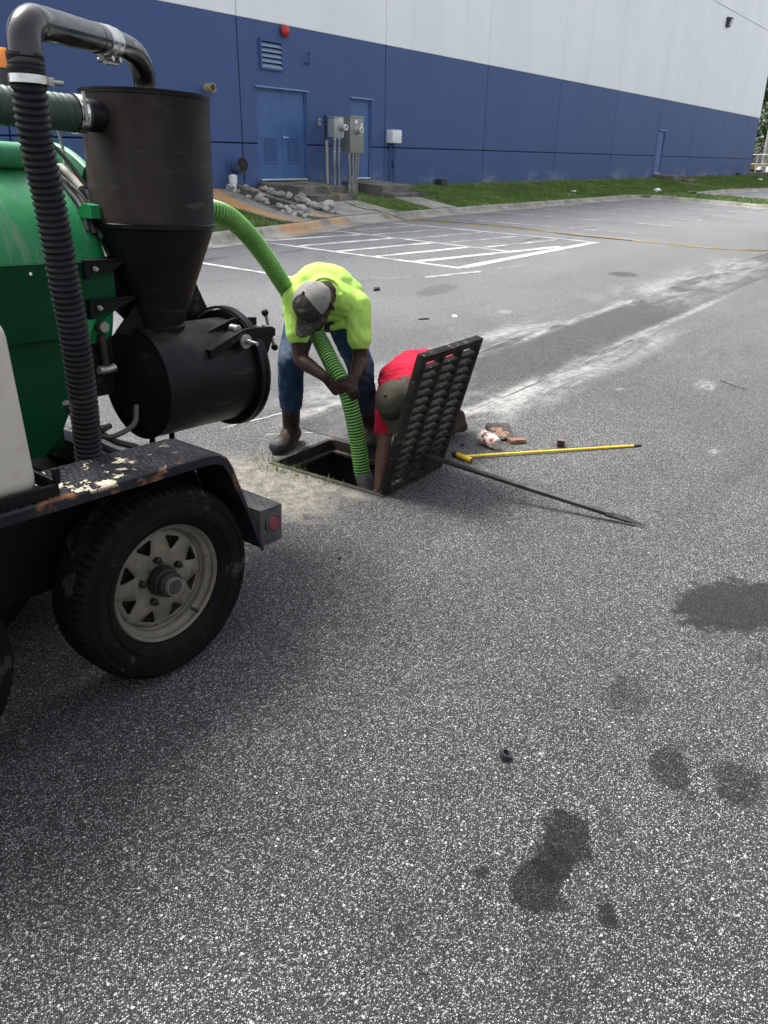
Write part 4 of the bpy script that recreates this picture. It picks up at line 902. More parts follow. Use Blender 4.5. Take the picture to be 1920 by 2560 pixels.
# wheel
def wheel(a):
    ce = (a, 0, .333)
    seg = 216; prof = [(.205, .035), (.212, .022), (.226, .012), (.250, .001), (.278, .0), (.300, .007), (.306, .006), (.311, .012), (.321, .019), (.3285, .030), (.3315, .045), (.333, .060), (.3255, .062), (.3255, .070), (.3335, .072), (.334, .097), (.3265, .099), (.3265, .107), (.3335, .109), (.333, .135), (.326, .137), (.326, .145), (.333, .147), (.3315, .160), (.3285, .175), (.318, .190), (.295, .203), (.25, .205), (.212, .19), (.205, .17)]
    verts = []; faces = []; n = len(prof)
    for i, (r, h) in enumerate(prof):
        for k in range(seg):
            an = 2 * math.pi * k / seg; rr = r; ph = k % 3
            if 8 <= i <= 11 and ph == 0: rr -= .010 if i > 8 else .004
            if 20 <= i <= 24 and ph == 1: rr -= .008
            if 14 <= i <= 19 and k % 6 == 0 and i not in (16, 17): rr -= .006
            fl = rr * 1.012 * math.sin(an); 
            if fl < -.329: fl = -.329 + (fl + .329) * .1
            verts.append((a + rr * 1.012 * math.cos(an), h - .022, .333 - .003 + fl))
    for i in range(n - 1):
        for k in range(seg):
            k2 = (k + 1) % seg; faces.append((i * seg + k, (i + 1) * seg + k, (i + 1) * seg + k2, i * seg + k2))
    ty_me = mesh(verts, faces)
    w = lathe('wheel', [(.196, .018), (.2065, .012), (.209, .018), (.205, .030), (.186, .034), (.180, .042), (.179, .062), (.172, .070), (.170, .125), (.184, .165), (.205, .185), (.205, .182)], M('rim'), tr, 64, 'Y', ce, smooth=30, cap=False)
    lathe('rim_flange', [(.1965, .0185), (.203, .010), (.209, .0165), (.2085, .020), (.2015, .0145), (.1975, .0215)], M('rim'), w, 64, 'Y', ce, close=True, smooth=60)
    obj('tyre', ty_me, M('tyre'), w, 32)
    for r_ in (.243, .292):
        lathe('sidewall_rib', [(r_ - .0025, -.019), (r_, -.0235), (r_ + .0025, -.019)], M('tyre'), w, 72, 'Y', ce, cap=False)
    # slotted disc
    bm = bmesh.new()
    def loop(pts):
        vs_ = [bm.verts.new((x, 0, y)) for x, y in pts]
        return [bm.edges.new((vs_[i], vs_[(i + 1) % len(vs_)])) for i in range(len(vs_))]
    E = loop([(.178 * math.cos(i * math.pi / 32), .178 * math.sin(i * math.pi / 32)) for i in range(64)]) + loop([(.046 * math.cos(i * math.pi / 16), .046 * math.sin(i * math.pi / 16)) for i in range(32)])
    for i in range(8):
        th = i * math.pi / 4 + .36; tri = []
        for (r, da) in ((.150, -.215), (.156, -.16), (.156, .16), (.150, .215), (.146, .19), (.111, .035), (.108, 0), (.111, -.035), (.146, -.19)): tri.append((r * math.cos(th + da), r * math.sin(th + da)))
        E += loop(tri)
    bmesh.ops.triangle_fill(bm, edges=E, use_beauty=True)
    fs = [f_ for f_ in bm.faces]
    bad = []
    for f_ in fs:
        c = f_.calc_center_median(); r = math.hypot(c.x, c.z); th = math.atan2(c.z, c.x)
        if r < .044: bad.append(f_)
        for i in range(8):
            t0 = i * math.pi / 4 + .36; da = (th - t0 + math.pi) % (2 * math.pi) - math.pi
            if .109 < r < .153 and abs(da) < .205 * (r - .109) / .044 + .0: bad.append(f_); break
    bmesh.ops.delete(bm, geom=list(set(bad)), context='FACES')
    bmesh.ops.subdivide_edges(bm, edges=[e for e in bm.edges if e.calc_length() > .03], cuts=2)
    for v_ in bm.verts:
        r = math.hypot(v_.co.x, v_.co.z); h = .066
        if r < .085: h = .058
        elif r < .105: h = .058 - .010 * (r - .085) / .02
        elif r < .160: h = .048 + .010 * (r - .105) / .055
        else: h = .058 + .010 * (r - .160) / .018
        v_.co.y = h; v_.co.x += a; v_.co.z += .333
    o = obj('slotted_disc', bm_mesh(bm), M('rim'), w, 30); sd = o.modifiers.new('s', 'SOLIDIFY'); sd.thickness = .004
    lathe('brake_drum', [(.15, .095), (.155, .10), (.155, .165), (.0, .165)], M('dark_void'), w, 40, 'Y', ce)
    lathe('brake_face', [(.155, .10), (.0, .098)], M('hub'), w, 40, 'Y', ce)
    lathe('hub', [(.052, .060), (.052, .030), (.048, .018), (.044, .016), (.044, -.002), (.040, -.008), (.030, -.009), (.030, -.020), (.026, -.024), (.0, -.024)], M('hub'), w, 36, 'Y', ce)
    lathe('dust_cap_ring', [(.031, -.0245), (.0315, -.010), (.027, -.010), (.027, -.0245)], M('dull_steel'), w, 36, 'Y', ce)
    nm = lathe_mesh([(.0125, .060), (.0125, .040), (.010, .036), (.006, .034), (.0055, .026), (.0, .026)], 6, 'Y'); nm.materials.append(M('hub'))
    for i in range(5):
        an = i * 2 * math.pi / 5 + .45; o = bpy.data.objects.new('lug_nut', nm); COL.objects.link(o); o.parent = w; o.location = (a + .0775 * math.cos(an), 0, .333 + .0775 * math.sin(an))
    tube('valve_stem', [(a + .105, .040, .333 - .145), (a + .110, .025, .333 - .150), (a + .113, .012, .333 - .153)], .0045, M('hub'), w, 8)
    return w
w1 = wheel(.0)
for (da, db, rz) in ((-.87, 0, 0), (.0, 2.40, math.pi), (-.87, 2.40, math.pi)):
    w2 = copy_tree(w1, tr); w2.matrix_local = Matrix.Translation((da, db, 0)) @ Matrix.Rotation(rz, 4, 'Z')
# tank
TB, TC = 1.2, 1.15
tk = lathe('tank', [(.0, -2.55), (.23, -2.50), (.39, -2.40), (.46, -2.28), (.47, -2.2), (.47, .315), (.466, .34), (.455, .365), (.43, .385), (.30, .41), (.0, .43)], M('green_tank'), tr, 96, 'X', (0, TB, TC), smooth=40)
v = []; f = []; fs_ = [(.47, .405), (.537, .405), (.541, .410), (.541, .428), (.537, .432), (.47, .432)]
for i in range(41):   # stiffening flange over the upper rear of the tank
    t = R(-75 + 108 * i / 40)
    for r_, h_ in fs_: v.append((h_, TB - r_ * math.sin(t), TC + r_ * math.cos(t)))
for i in range(40):
    for k in range(6): f.append((6 * i + k, 6 * i + (k + 1) % 6, 6 * i + 6 + (k + 1) % 6, 6 * i + 6 + k))
f += [(5, 4, 3, 2, 1, 0), tuple(range(240, 246))]
bm = bmesh.new(); me = mesh(v, f); bm.from_mesh(me); bpy.data.meshes.remove(me); obj('rear_flange', bm_mesh(bm), M('green_tank'), tk, 40)
lathe('manway', [(.19, 1.52), (.19, 1.74), (.21, 1.745), (.21, 1.775), (.0, 1.79)], M('green_plate'), tk, 40, 'Z', (-.75, TB + .0, 0))
sk = obj('side_skirt', prism_mesh([(-2.4, 1.04), (.19, 1.04), (.28, 1.065), (.362, 1.11), (.362, 1.280), (-2.4, 1.280)], .012, 'Y', .715), M('green_plate'), tr)
obj('tank_shade_plate', prism_mesh([(-2.4, .60), (.02, .60), (.09, .66), (.145, .76), (.172, .88), (.178, 1.026), (-2.4, 1.026)], .010, 'Y', .742), M('green_plate'), tr)  # added dark plate standing in for shade on the lower tank
box('skirt_lip', (-2.4, .715, 1.2805), (.362, .76, 1.286), M('green_plate'), sk)
lathe('rivet', [(.006, .714), (.004, .711), (0, .7105)], M('litter_white'), sk, 10, 'Y', (.039, 0, 1.256))
box('skirt_bottom', (-2.4, .715, 1.028), (.19, .80, 1.0395), M('green_plate'), sk)
box('tank_cradle', (-2.2, .90, .545), (.20, 1.50, .73), M('green_plate'), tr, .02)
# curved guard with cables over the rear flange
for j, (rr, aa, th0, th1, r_) in enumerate([(.480, .325, .05, 1.05, .010), (.482, .345, .0, 1.08, .012), (.477, .362, .05, 1.12, .011), (.480, .382, .02, 1.02, .009), (.493, .350, .1, .95, .007)]):
    pts = []
    for i in range(9):
        t = th0 + (th1 - th0) * i / 8; r2 = rr + .006 * math.sin(i * 2.1 + j * 1.7); pts.append((aa + .006 * math.sin(i * 1.3 + j), TB - r2 * math.sin(t), TC + r2 * math.cos(t)))
    tube('cable', pts, r_, M('black_plastic') if j % 2 else M('black_cord'), tk, 8)
tb_ = tube('cable_connector', [(.35, TB - .503 * math.sin(.46), TC + .503 * math.cos(.46)), (.355, TB - .503 * math.sin(.58), TC + .503 * math.cos(.58)), (.36, TB - .503 * math.sin(.72), TC + .503 * math.cos(.72))], .014, M('cuff'), tk, 8); tb_.data.materials[0] = MAT['dull_grey'] = pm('grey_connector', (.30, .28, .24), (.38, .36, .31), 20, .6)
tube('wire', [(.36, .98, 1.72), (.37, .98, 1.66), (.36, .96, 1.59)], .006, M('dull_grey'), tk, 8); tube('wire', [(.30, 1.0, 1.71), (.36, .94, 1.62), (.39, .88, 1.53)], .008, M('black_cord'), tk, 8)
g_ = lathe_mesh([(.045, .0), (.045, .16), (.040, .16), (.040, .0)], 20, 'X', (.08, 1.02, 1.63), True); obj('cable_guard', g_, M('green_tank'), tk, 40)
obj('flange_bracket', prism_mesh([(-.05, 0), (.05, 0), (.05, .012), (.0, .05), (-.05, .045)], .07, 'X', .015), M('green_tank'), tk, None).location = (.30, .80, 1.43)
# black drop hose, elbow pipe
def ribbed(path, r0, r1, pitch, seg=28, mats=None, parent=None, name='ribbed_hose', pf=None, smooth=70):
    P, L_ = resample(catmull(path, 24), pitch / 6); rad = []; rm = []
    for i in range(len(P)):
        ph = (i % 6); rad.append({0: r1, 1: r1, 2: (r0 * .35 + r1 * .65), 3: r0, 4: r0, 5: (r0 * .35 + r1 * .65)}[ph])
    for i in range(len(P) - 1): rm.append(pf(i, i / (len(P) - 1)) if pf else 0)
    o = obj(name, sweep(P, rad, seg, True, rm), mats, parent, smooth)
    return o
bh = ribbed([(-.235, .10, 1.84), (-.232, .105, 1.78), (-.216, .13, 1.655), (-.188, .15, 1.511), (-.159, .17, 1.301), (-.125, .20, 1.065), (-.097, .245, .80), (-.088, .27, .60)], .0375, .0435, .0172, 32, [M('rubber_hose')], tr, 'ribbed_hose')
lathe('hose_cuff', [(.042, 1.800), (.0445, 1.806), (.0445, 1.814), (.041, 1.820), (.044, 1.832), (.044, 1.842), (.0405, 1.85)], M('rubber_hose'), tr, 32, 'Z', (-.234, .103, 0))
hc = lathe('hose_clamp', [(.0445, 1.778), (.0455, 1.778), (.0455, 1.797), (.0445, 1.797)], M('steel'), tr, 32, 'Z', (-.233, .104, 0), True); tube('clamp_bolt', [(-.190, .085, 1.787), (-.165, .080, 1.786), (-.155, .078, 1.786)], .006, M('dull_steel'), hc, 8); box('clamp_lug', (-.195, .078, 1.776), (-.178, .096, 1.797), M('dull_steel'), hc, .002)
EL = [(-.235, .10, 1.80), (-.235, .10, 1.85), (-.226, .107, 1.889), (-.196, .125, 1.915), (-.150, .158, 1.923), (.05, .335, 1.947), (.281, .52, 1.968), (.40, .615, 1.977), (.49, .675, 1.972), (.555, .725, 1.945), (.585, .75, 1.90), (.588, .75, 1.83)]
P_ = catmull(EL, 8); ep = obj('elbow_pipe', sweep(P_, .0405, 32), M('gloss_black'), tr, 60)
pd = Vector((.231, .185, .021)).normalized(); P0 = Vector((.05, .335, 1.947)); P1 = Vector((.281, .52, 1.968))
def along(t): return P0.lerp(P1, t)
obj('pipe_bead', sweep([along(.60), along(.63), along(.66)], [.0405, .0435, .0405], 32), M('gloss_black'), ep, 60)
cl = obj('band_clamp', sweep([along(.80), along(.802), along(1.20), along(1.202)], [.041, .0442, .0442, .041], 36), M('steel'), tr, 30)
obj('band_seam', sweep([along(1.0), along(1.002), along(1.018), along(1.02)], [.0440, .0462, .0462, .0440], 36), M('steel'), cl, 30)
for t_ in (.88, 1.14): tube('clamp_bolt', [along(t_) + Vector((.014, -.03, -.05)), along(t_) + Vector((-.006, .02, -.054))], .008, M('dull_steel'), cl, 8, 1)
s_ = along(.80); e_ = along(1.2); tube('clamp_bar', [s_ + Vector((0, 0, -.049)), e_ + Vector((0, 0, -.049))], .009, M('dull_steel'), cl, 6, 1); tube('clamp_bar', [s_ + Vector((.004, -.012, -.062)), e_ + Vector((.004, -.012, -.062))], .007, M('dull_steel'), cl, 6, 1)
# cyclone
CA, CBb = .583, .75
cy = lathe('cyclone', [(.0, 1.852), (.225, 1.852), (.232, 1.850), (.2325, 1.842), (.229, 1.838), (.229, 1.416), (.231, 1.412), (.231, 1.404), (.226, 1.400), (.088, 1.030), (.088, .99)], M('cyclone'), tr, 96, 'Z', (CA, CBb, 0), smooth=28)
lathe('top_rim', [(.229, 1.846), (.2345, 1.848), (.2345, 1.856), (.229, 1.856)], BS, cy, 96, 'Z', (CA, CBb, 0), True)
lathe('pipe_collar', [(.046, 1.85), (.046, 1.865), (.041, 1.867)], BS, cy, 32, 'Z', (.588, .75, 0))
lathe('cone_weld', [(.086, 1.012), (.094, 1.016), (.094, 1.026), (.088, 1.032)], BS, cy, 48, 'Z', (CA, CBb, 0), True)
lathe('seam_band', [(.2285, 1.396), (.2345, 1.400), (.2345, 1.414), (.2285, 1.418)], BS, cy, 96, 'Z', (CA, CBb, 0), True)
# inlet duct toward the tank
dp = ribbed([(.30, .72, 1.765), (.10, .70, 1.765), (-.3, .69, 1.77), (-.9, .69, 1.77)], .054, .0585, .026, 32, [M('green_duct')], tr, 'inlet_duct')
lathe('duct_clamp', [(.0605, .262), (.062, .262), (.062, .292), (.0605, .292)], M('steel'), dp, 36, 'X', (0, .718, 1.765), True); lathe('duct_neck', [(.052, .29), (.052, .42)], BS, dp, 32, 'X', (0, .72, 1.765)); tube('clamp_bolt', [(.272, .66, 1.83), (.272, .655, 1.79), (.272, .653, 1.74)], .006, M('dull_steel'), dp, 8)
bc = lathe('beacon', [(.030, 1.895), (.030, 1.905), (.027, 1.945), (.020, 1.955), (.0, 1.957)], M('amber'), tr, 24, 'Z', (.155, .92, 0)); lathe('beacon_base', [(.036, 1.80), (.034, 1.893), (.0, 1.894)], M('black_plastic'), bc, 24, 'Z', (.155, .92, 0))
# drum below the cone
DB, DC = .75, .802
dr = lathe('catch_drum', [(.0, .446), (.219, .446), (.222, .449), (.222, .90)], M('cyclone'), tr, 96, 'X', (0, DB, DC), smooth=30)
lathe('weld_bead', [(.219, .444), (.2245, .4455), (.2245, .450), (.221, .452)], BS, dr, 96, 'X', (0, DB, DC), True)
lathe('flange', [(.222, .895), (.252, .898), (.253, .902), (.253, .918), (.222, .92)], BS, dr, 96, 'X', (0, DB, DC)); lathe('drum_door', [(.248, .926), (.254, .928), (.254, .945), (.248, .948), (.0, .955)], BS, dr, 96, 'X', (0, DB, DC))
lathe('door_seal', [(.244, .9185), (.244, .9265)], M('black_cord'), dr, 64, 'X', (0, DB, DC))
def bar(name, pts, w, h, parent, mat=BS):
    """flat bar following points in local space, w across b, h tall"""
    v = []; f = []
    for i, p in enumerate(pts):
        for (db, dc) in ((-w / 2, -h / 2), (w / 2, -h / 2), (w / 2, h / 2), (-w / 2, h / 2)): v.append((p[0], p[1] + db, p[2] + dc))
    for i in range(len(pts) - 1):
        for k in range(4): f.append((4 * i + k, 4 * i + (k + 1) % 4, 4 * i + 4 + (k + 1) % 4, 4 * i + 4 + k))
    f += [(3, 2, 1, 0), tuple(4 * (len(pts) - 1) + k for k in range(4))]
    bm = bmesh.new(); me = mesh(v, f); bm.from_mesh(me); bpy.data.meshes.remove(me); return obj(name, bm_mesh(bm), mat, parent)
lt = bar('latch_arm', [(.66, .55, .925), (.83, .55, .985), (.86, .55, .990), (1.00, .55, .985), (1.02, .55, .975)], .016, .034, tr)
bar('latch_bar', [(.68, .645, .965), (.85, .645, 1.015), (.88, .645, 1.02), (1.00, .645, 1.012)], .016, .034, lt); bar('latch_spacer', [(.66, .60, .938), (.83, .60, .992), (1.0, .60, .988)], .10, .008, lt)
obj('latch_gusset', prism_mesh([(.88, .975), (1.015, .965), (.985, .90), (.945, .84), (.93, .90)], .012, 'Y', .548), BS, lt)
obj('clevis_bolt', lathe_mesh([(.030, .54), (.030, .53), (.012, .528), (.012, .50), (.008, .498), (.008, .465)], 12, 'Y', (.842, 0, .958)), M('dull_steel'), lt, 40)
obj('bolt_head', lathe_mesh([(.02, .62), (.02, .58), (.016, .576)], 12, 'Y', (.842, 0, 1.0)), M('dull_steel'), lt, 40)
tb = tube('tee_handle', [(1.018, .598, 1.045), (1.035, .598, .985), (1.065, .598, .905)], .0075, M('dull_steel'), lt, 10)
obj('tee_boss', lathe_mesh([(.0, 1.0), (.018, 1.004), (.018, 1.04), (.0, 1.045)], 12, 'X', (0, .598, .983)), M('dull_steel'), lt, 40)
for p in ((1.014, .598, 1.052), (1.068, .598, .897)): 
    bm = bmesh.new(); bmesh.ops.create_icosphere(bm, subdivisions=3, radius=.0155); bmesh.ops.translate(bm, verts=bm.verts, vec=p); obj('knob', bm_mesh(bm), BS, lt, 180)
obj('lid_hinge_guard', lathe_mesh([(.252, .90), (.262, .905), (.262, .94), (.252, .945)], 48, 'X', (0, DB + .012, DC + .006), True), BS, dr, 40)
# gussets and brackets
obj('support_plate', prism_mesh([(.78, .95), (1.01, .99), (.93, 1.15), (.86, 1.26), (.70, 1.26)], .010, 'Y', .95), BS, tr)
for c0, a0, a1 in ((1.288, .233, .44), (1.150, .236, .47)):
    b_ = obj('bracket', prism_mesh([(a0, .69), (a0 + .10, .69), (a1 - .02, .70), (a1 + .02, .76), (a1, .82), (a0, .714)], .006, 'Z', c0), BS, tr)
    obj('end_plate', prism_mesh([(a0, c0 - .060), (a0 + .016, c0 - .060), (a0 + .016, c0 - .002), (a0, c0 - .002)], .025, 'Y', .689), BS, b_)
    obj('web', prism_mesh([(a0 + .018, c0 - .05), (a0 + .12, c0 - .035), (a1 - .03, c0 - .004), (a0 + .018, c0 - .002)], .006, 'Y', .700), BS, b_)
    obj('bolt', lathe_mesh([(.011, .699), (.011, .690), (.008, .688), (.008, .681), (.0, .680)], 6, 'Y', (a0 + .04, 0, c0 - .026)), M('dull_steel'), b_)
obj('bracket_web', prism_mesh([(.36, 1.02), (.46, 1.12), (.49, 1.03), (.45, .99)], .010, 'Y', .73), BS, tr)
obj('bracket_web', prism_mesh([(.34, 1.15), (.36, 1.285), (.46, 1.285), (.50, 1.05), (.46, 1.03)], .010, 'Y', .77), BS, tr)
obj('green_gusset', prism_mesh([(.19, 1.085), (.262, 1.085), (.215, 1.01)], .008, 'Y', .700), M('green_tank'), tr)
vc = lathe('filler_cap', [(.022, .78), (.022, .715), (.019, .708), (.0, .707)], M('dull_steel'), tr, 28, 'Y', (.300, 0, 1.050)); lathe('cap_ring', [(.0222, .74), (.024, .74), (.024, .73), (.0222, .73)], M('hub'), vc, 28, 'Y', (.300, 0, 1.050))
obj('valve_block', prism_mesh([(.25, .78), (.35, .78), (.36, 1.0), (.33, 1.03), (.25, 1.03)], .10, 'Y', .76), BS, tr)
for (p, m_) in (([(.30, .74, 1.02), (.305, .74, .98), (.31, .74, .88)], 'hub'), ([(.27, .73, .89), (.30, .73, .885), (.34, .73, .89)], 'dull_steel')): tube('fitting', p, .016, M(m_), tr, 10)
tube('hydraulic_hose', [(.05, .5, .80), (.12, .52, .72), (.20, .55, .66), (.32, .6, .60)], .012, M('black_cord'), tr, 8); tube('hydraulic_hose', [(.07, .48, .735), (.15, .50, .70), (.26, .52, .72), (.30, .55, .78)], .010, M('black_cord'), tr, 8); tube('hydraulic_hose', [(.0, .52, .85), (.10, .56, .70), (.25, .62, .585), (.42, .7, .55)], .013, M('black_cord'), tr, 8)
tube('brass_fitting', [(.06, .49, .742), (.11, .495, .738), (.15, .50, .742)], [.013, .016, .016, .013, .016, .016, .013, .013, .016, .016, .014, .014, .012, .012, .012, .012, .012], MAT['hub'], tr, 6)
for a_ in (.50, .60): tube('drum_leg', [(a_, .75, .585), (a_ - .04, .70, .50)], .012, BS, tr, 8, 1)
# tray on the fender
tyb = box('tray', (-1.10, -.01, .757), (-.37, .21, .763), BS, tr)
boxes('tray_angle', [((-1.10, -.022, .757), (-.355, -.010, .790)), ((-.367, -.010, .764), (-.355, .21, .802)), ((-.362, -.018, .7905), (-.345, .0, .832))], BS, tyb, .002); box('tray_stop', (-.345, .05, .764), (-.325, .075, .785), BS, tyb)
# water tank standing in the tray
wt = thing('water_tank', 'yellowed white plastic water tank standing on the trailer fender', 'water tank', mat=TM)
bm = bmesh.new(); add_box(bm, (-1.06, .008, .766), (-.392, .20, 1.235), .045, 5)
for v_ in bm.verts:
    if v_.co.z > 1.0 and v_.co.x > -.6: v_.co.x -= .028 * (v_.co.z - 1.0) / .235
obj('body', bm_mesh(bm), M('poly'), wt, 60); lathe('cap', [(.05, 1.236), (.05, 1.27), (.0, 1.272)], M('black_plastic'), wt, 24, 'Z', (-.75, .10, 0))

# ------------------------------------------------------------------ suction hose (held by the worker in green)
HP = [TM @ Vector((.42, 1.40, 1.30)), TM @ Vector((.60, 1.30, 1.40)), Vector((2.30, 2.90, 1.435)), Vector((2.564, 2.804, 1.411)), Vector((2.79, 2.867, 1.329)), Vector((3.043, 2.967, 1.173)), Vector((3.285, 3.06, .985)), Vector((3.42, 3.075, .835)), Vector((3.375, 2.90, .715)), Vector((3.305, 2.75, .605)), Vector((3.274, 2.631, .490)), Vector((3.277, 2.578, .339)), Vector((3.288, 2.546, .157)), Vector((3.293, 2.520, .006)), Vector((3.29, 2.498, -.04))]
sh = ribbed(HP, .0405, .0465, .0165, 28, [M('hose_green'), M('hose_lime'), M('hose_grime')], None, 'suction_hose', lambda i, t: 1 if i % 6 in (0, 1, 5) else (2 if t > .58 else 0), 80)
tag(sh, 'lime green ribbed suction hose held by the worker and dropping into the drain', 'hose')
obj('hose_end', sweep([Vector((3.2935, 2.519, .012)), Vector((3.292, 2.505, -.02)), Vector((3.287, 2.478, -.09)), Vector((3.284, 2.465, -.14))], [.0475, .0485, .0485, .047], 28), M('cuff'), sh, 50)

# ------------------------------------------------------------------ open grate leaning back on its hinge edge
GA = R(16); GM = Matrix(((1, 0, 0, 3.115), (0, math.cos(GA), -math.sin(GA), 2.237), (0, math.sin(GA), math.cos(GA), .004), (0, 0, 0, 1)))
gr = thing('drain_grate', 'heavy dark cast iron drain grate propped open on edge beside the open drain', 'drain grate', mat=GM)
GW, GH, GT = .565, .80, .045; bw = .036
for a, b in (((0, 0, 0), (bw, GT, GH)), ((GW - bw, 0, 0), (GW, GT, GH)), ((bw, .0005, 0), (GW - bw, GT - .0005, bw)), ((bw, .0005, GH - bw), (GW - bw, GT - .0005, GH))): box('frame_side', a, b, M('cast_iron'), gr, .004)
cwid = (GW - 2 * bw - 2 * .026) / 3
for i in (1, 2):
    x = bw + i * cwid + (i - 1) * .026; box('rib', (x, .001, bw), (x + .026, GT - .001, GH - bw), M('cast_iron'), gr, .003)
NR = 15; pit = (GH - 2 * bw) / NR; bmesh_ = None
rs = random.Random(4)
for c in range(3):
    x = bw + c * (cwid + .026)
    for r in range(1, NR):
        z = bw + r * pit
        if bmesh_ is None:
            bm = bmesh.new(); add_box(bm, (0, .002, -.0100), (cwid, GT - .002, .0100), .0015, 1); bmesh_ = bm_mesh(bm); bmesh_.materials.append(M('cast_iron'))
        o = bpy.data.objects.new('bar', bmesh_); COL.objects.link(o); o.parent = gr; o.location = (x, rs.uniform(-.0008, .0008), z); o.scale.z = rs.uniform(.93, 1.07)
# pry bar propping it
pb = thing('pry_bar', 'long dark iron pry bar lying from the grate to the asphalt', 'pry bar', (3.40, 2.16, .155))
A = Vector((0, .06, .012)); B = Vector((3.583 - 3.40, 1.006 - 2.16, .012 - .155)); dd = (B - A).normalized()
me = sweep([A, A.lerp(B, .02), A.lerp(B, .45), A.lerp(B, .86)], [.010, .0145, .0165, .0165], 6); obj('shaft', me, M('bar_iron'), pb, 20)
obj('point', sweep([A.lerp(B, .862), A.lerp(B, .93), B], [.0172, .015, .003], 4), M('bar_iron'), pb, 20); obj('collar', sweep([A.lerp(B, .845), A.lerp(B, .85), A.lerp(B, .868), A.lerp(B, .873)], [.0168, .0185, .0185, .0168], 8), M('bar_iron'), pb, 30)
# yellow probe
yp = thing('probe_rod', 'yellow tee handled probe rod lying on the asphalt', 'probe rod', (3.86, 2.21, .016))
T0 = Vector((3.88, 2.285, .016)); T1 = Vector((3.84, 2.135, .016)); O_ = Vector((3.86, 2.21, .016))
obj('handle', sweep([T0.lerp(T1, .22) - O_, T0.lerp(T1, .25) - O_, T0.lerp(T1, .95) - O_, T1 - O_], [.012, .0155, .0155, .014], 20), M('yellow'), yp, 40); obj('grip_end', sweep([T0 - O_, T0.lerp(T1, .02) - O_, T0.lerp(T1, .235) - O_], [.012, .0165, .0165], 20), M('black_plastic'), yp, 40); obj('end_plug', sweep([T1 - O_, T1.lerp(T0, -.012) - O_], [.0135, .011], 20), M('bare_wood'), yp, 40)
e = Vector((4.758 - 3.86, 1.436 - 2.21, -.008)); obj('rod', sweep([Vector((0, 0, 0)), e * .5 + Vector((0, 0, .001)), e * .955], [.0075, .0075, .0075], 12), M('yellow'), yp, 60); obj('tip', sweep([e * .95, e * .957, e * .985, e], [.008, .0095, .009, .002], 12), M('black_plastic'), yp, 40); obj('coupler', sweep([e * .78, e * .80], [.0095, .0095], 12), M('yellow'), yp, 40)
# rubbish pulled out of the drain
c0 = Vector((4.195, 2.265, .05)); c1 = Vector((4.135, 2.125, .036)); d = (c1 - c0)
cp = thing('paper_cup', 'dirty crushed white paper cup with red print lying on its side', 'paper cup', tuple(c0))
bm = bmesh.new(); P = [d * (i / 10) for i in range(11)]; me = sweep(P, [.050 - .0016 * i for i in range(11)], 28, False)
for v_ in me.vertices:
    n_ = noise.noise(v_.co * 22) * .010; v_.co.z += n_ - (.012 if v_.co.dot(d) / d.length_squared < .25 else 0) * (1 if v_.co.z > 0 else .2); v_.co.x += n_ * .6
o = obj('wall', me, M('cup'), cp, 60); so = o.modifiers.new('s', 'SOLIDIFY'); so.thickness = .0012
obj('base', sweep([d * .965, d * .97, d * .985], [.0345, .0345, .034], 28), M('cup_base'), cp, 30); obj('rim', sweep([d * -.01 + Vector((.0, .0, -.012)), d * .02 + Vector((0, 0, -.012))], [.050, .051], 28, False), M('litter_white'), cp, 60); obj('torn_flap', mesh([(-.02, -.05, -.045), (.03, -.03, -.046), (-.01, .02, -.040), (-.05, -.01, -.041)], [(0, 1, 2, 3)]), M('litter_white'), cp)
def chunk(name, label, cat, loc, s, rot, mat, seed, top=None):
    bm = bmesh.new(); add_box(bm, (-s[0] / 2, -s[1] / 2, 0), (s[0] / 2, s[1] / 2, s[2])); bmesh.ops.subdivide_edges(bm, edges=bm.edges[:], cuts=6, use_grid_fill=True)
    for v_ in bm.verts:
        k = noise.noise_vector(v_.co * 26 + Vector((seed, seed, 0))); v_.co += k * min(s) * .30
    me = bm_mesh(bm); o = obj(name, me, mat, None, 40)
    if top:
        me.materials.append(top)
        for p in me.polygons:
            if p.normal.z > .5 and noise.noise(p.center * 20 + Vector((seed, 0, 0))) > -.12 and abs(p.center.x) < s[0] * .40 and abs(p.center.y) < s[1] * .40: p.material_index = 1
    o.location = loc; o.rotation_euler = rot; return tag(o, label, cat)
chunk('charred_board', 'charred board with a scraped orange face leaning behind the paper cup', 'board', (4.37, 2.235, .012), (.17, .15, .035), (.0, -.30, .75), M('burnt'), 3, M('bare_wood'))
chunk('board_splinter', 'small brown board splinter right of the charred board', 'wood scrap', (4.33, 2.09, .004), (.11, .05, .022), (.0, .0, -.65), M('bare_wood'), 8)
chunk('dirt_clod', 'small dark brown clod lying just behind the yellow probe rod', 'clod', (4.44, 1.845, .004), (.060, .045, .035), (.1, .1, .5), M('burnt'), 12, M('bare_wood'))
chunk('dirt_crumb', 'tiny dark crumb left of the paper cup', 'crumb', (4.07, 2.33, .0), (.02, .015, .012), (0, 0, .3), M('burnt'), 14)
rg = lathe('rubber_ring', [(.0115, .002), (.0165, .0), (.0185, .006), (.0165, .017), (.0125, .018), (.0105, .010)], M('black_plastic'), None, 24, 'Z', (0, 0, 0), True); rg.location = (1.719, .782, .006); rg.rotation_euler = (.35, .2, 0); tag(rg, 'small black rubber ring lying alone on the foreground asphalt', 'ring')
def twig(label, pts, r):
    o = obj('twig', sweep(catmull([Vector(p) for p in pts], 5), r, 6), M('twig'), None, 60); tag(o, label, 'twig')
twig('short dark twig on the asphalt behind the grate', [(7.16, 4.73, .058), (7.2, 4.71, .060), (7.27, 4.67, .057)], .009)
twig('thin curved twig on the asphalt at the right edge', [(5.42, .62, .006), (5.33, .52, .012), (5.2, .40, .008), (5.14, .34, .006)], .003)
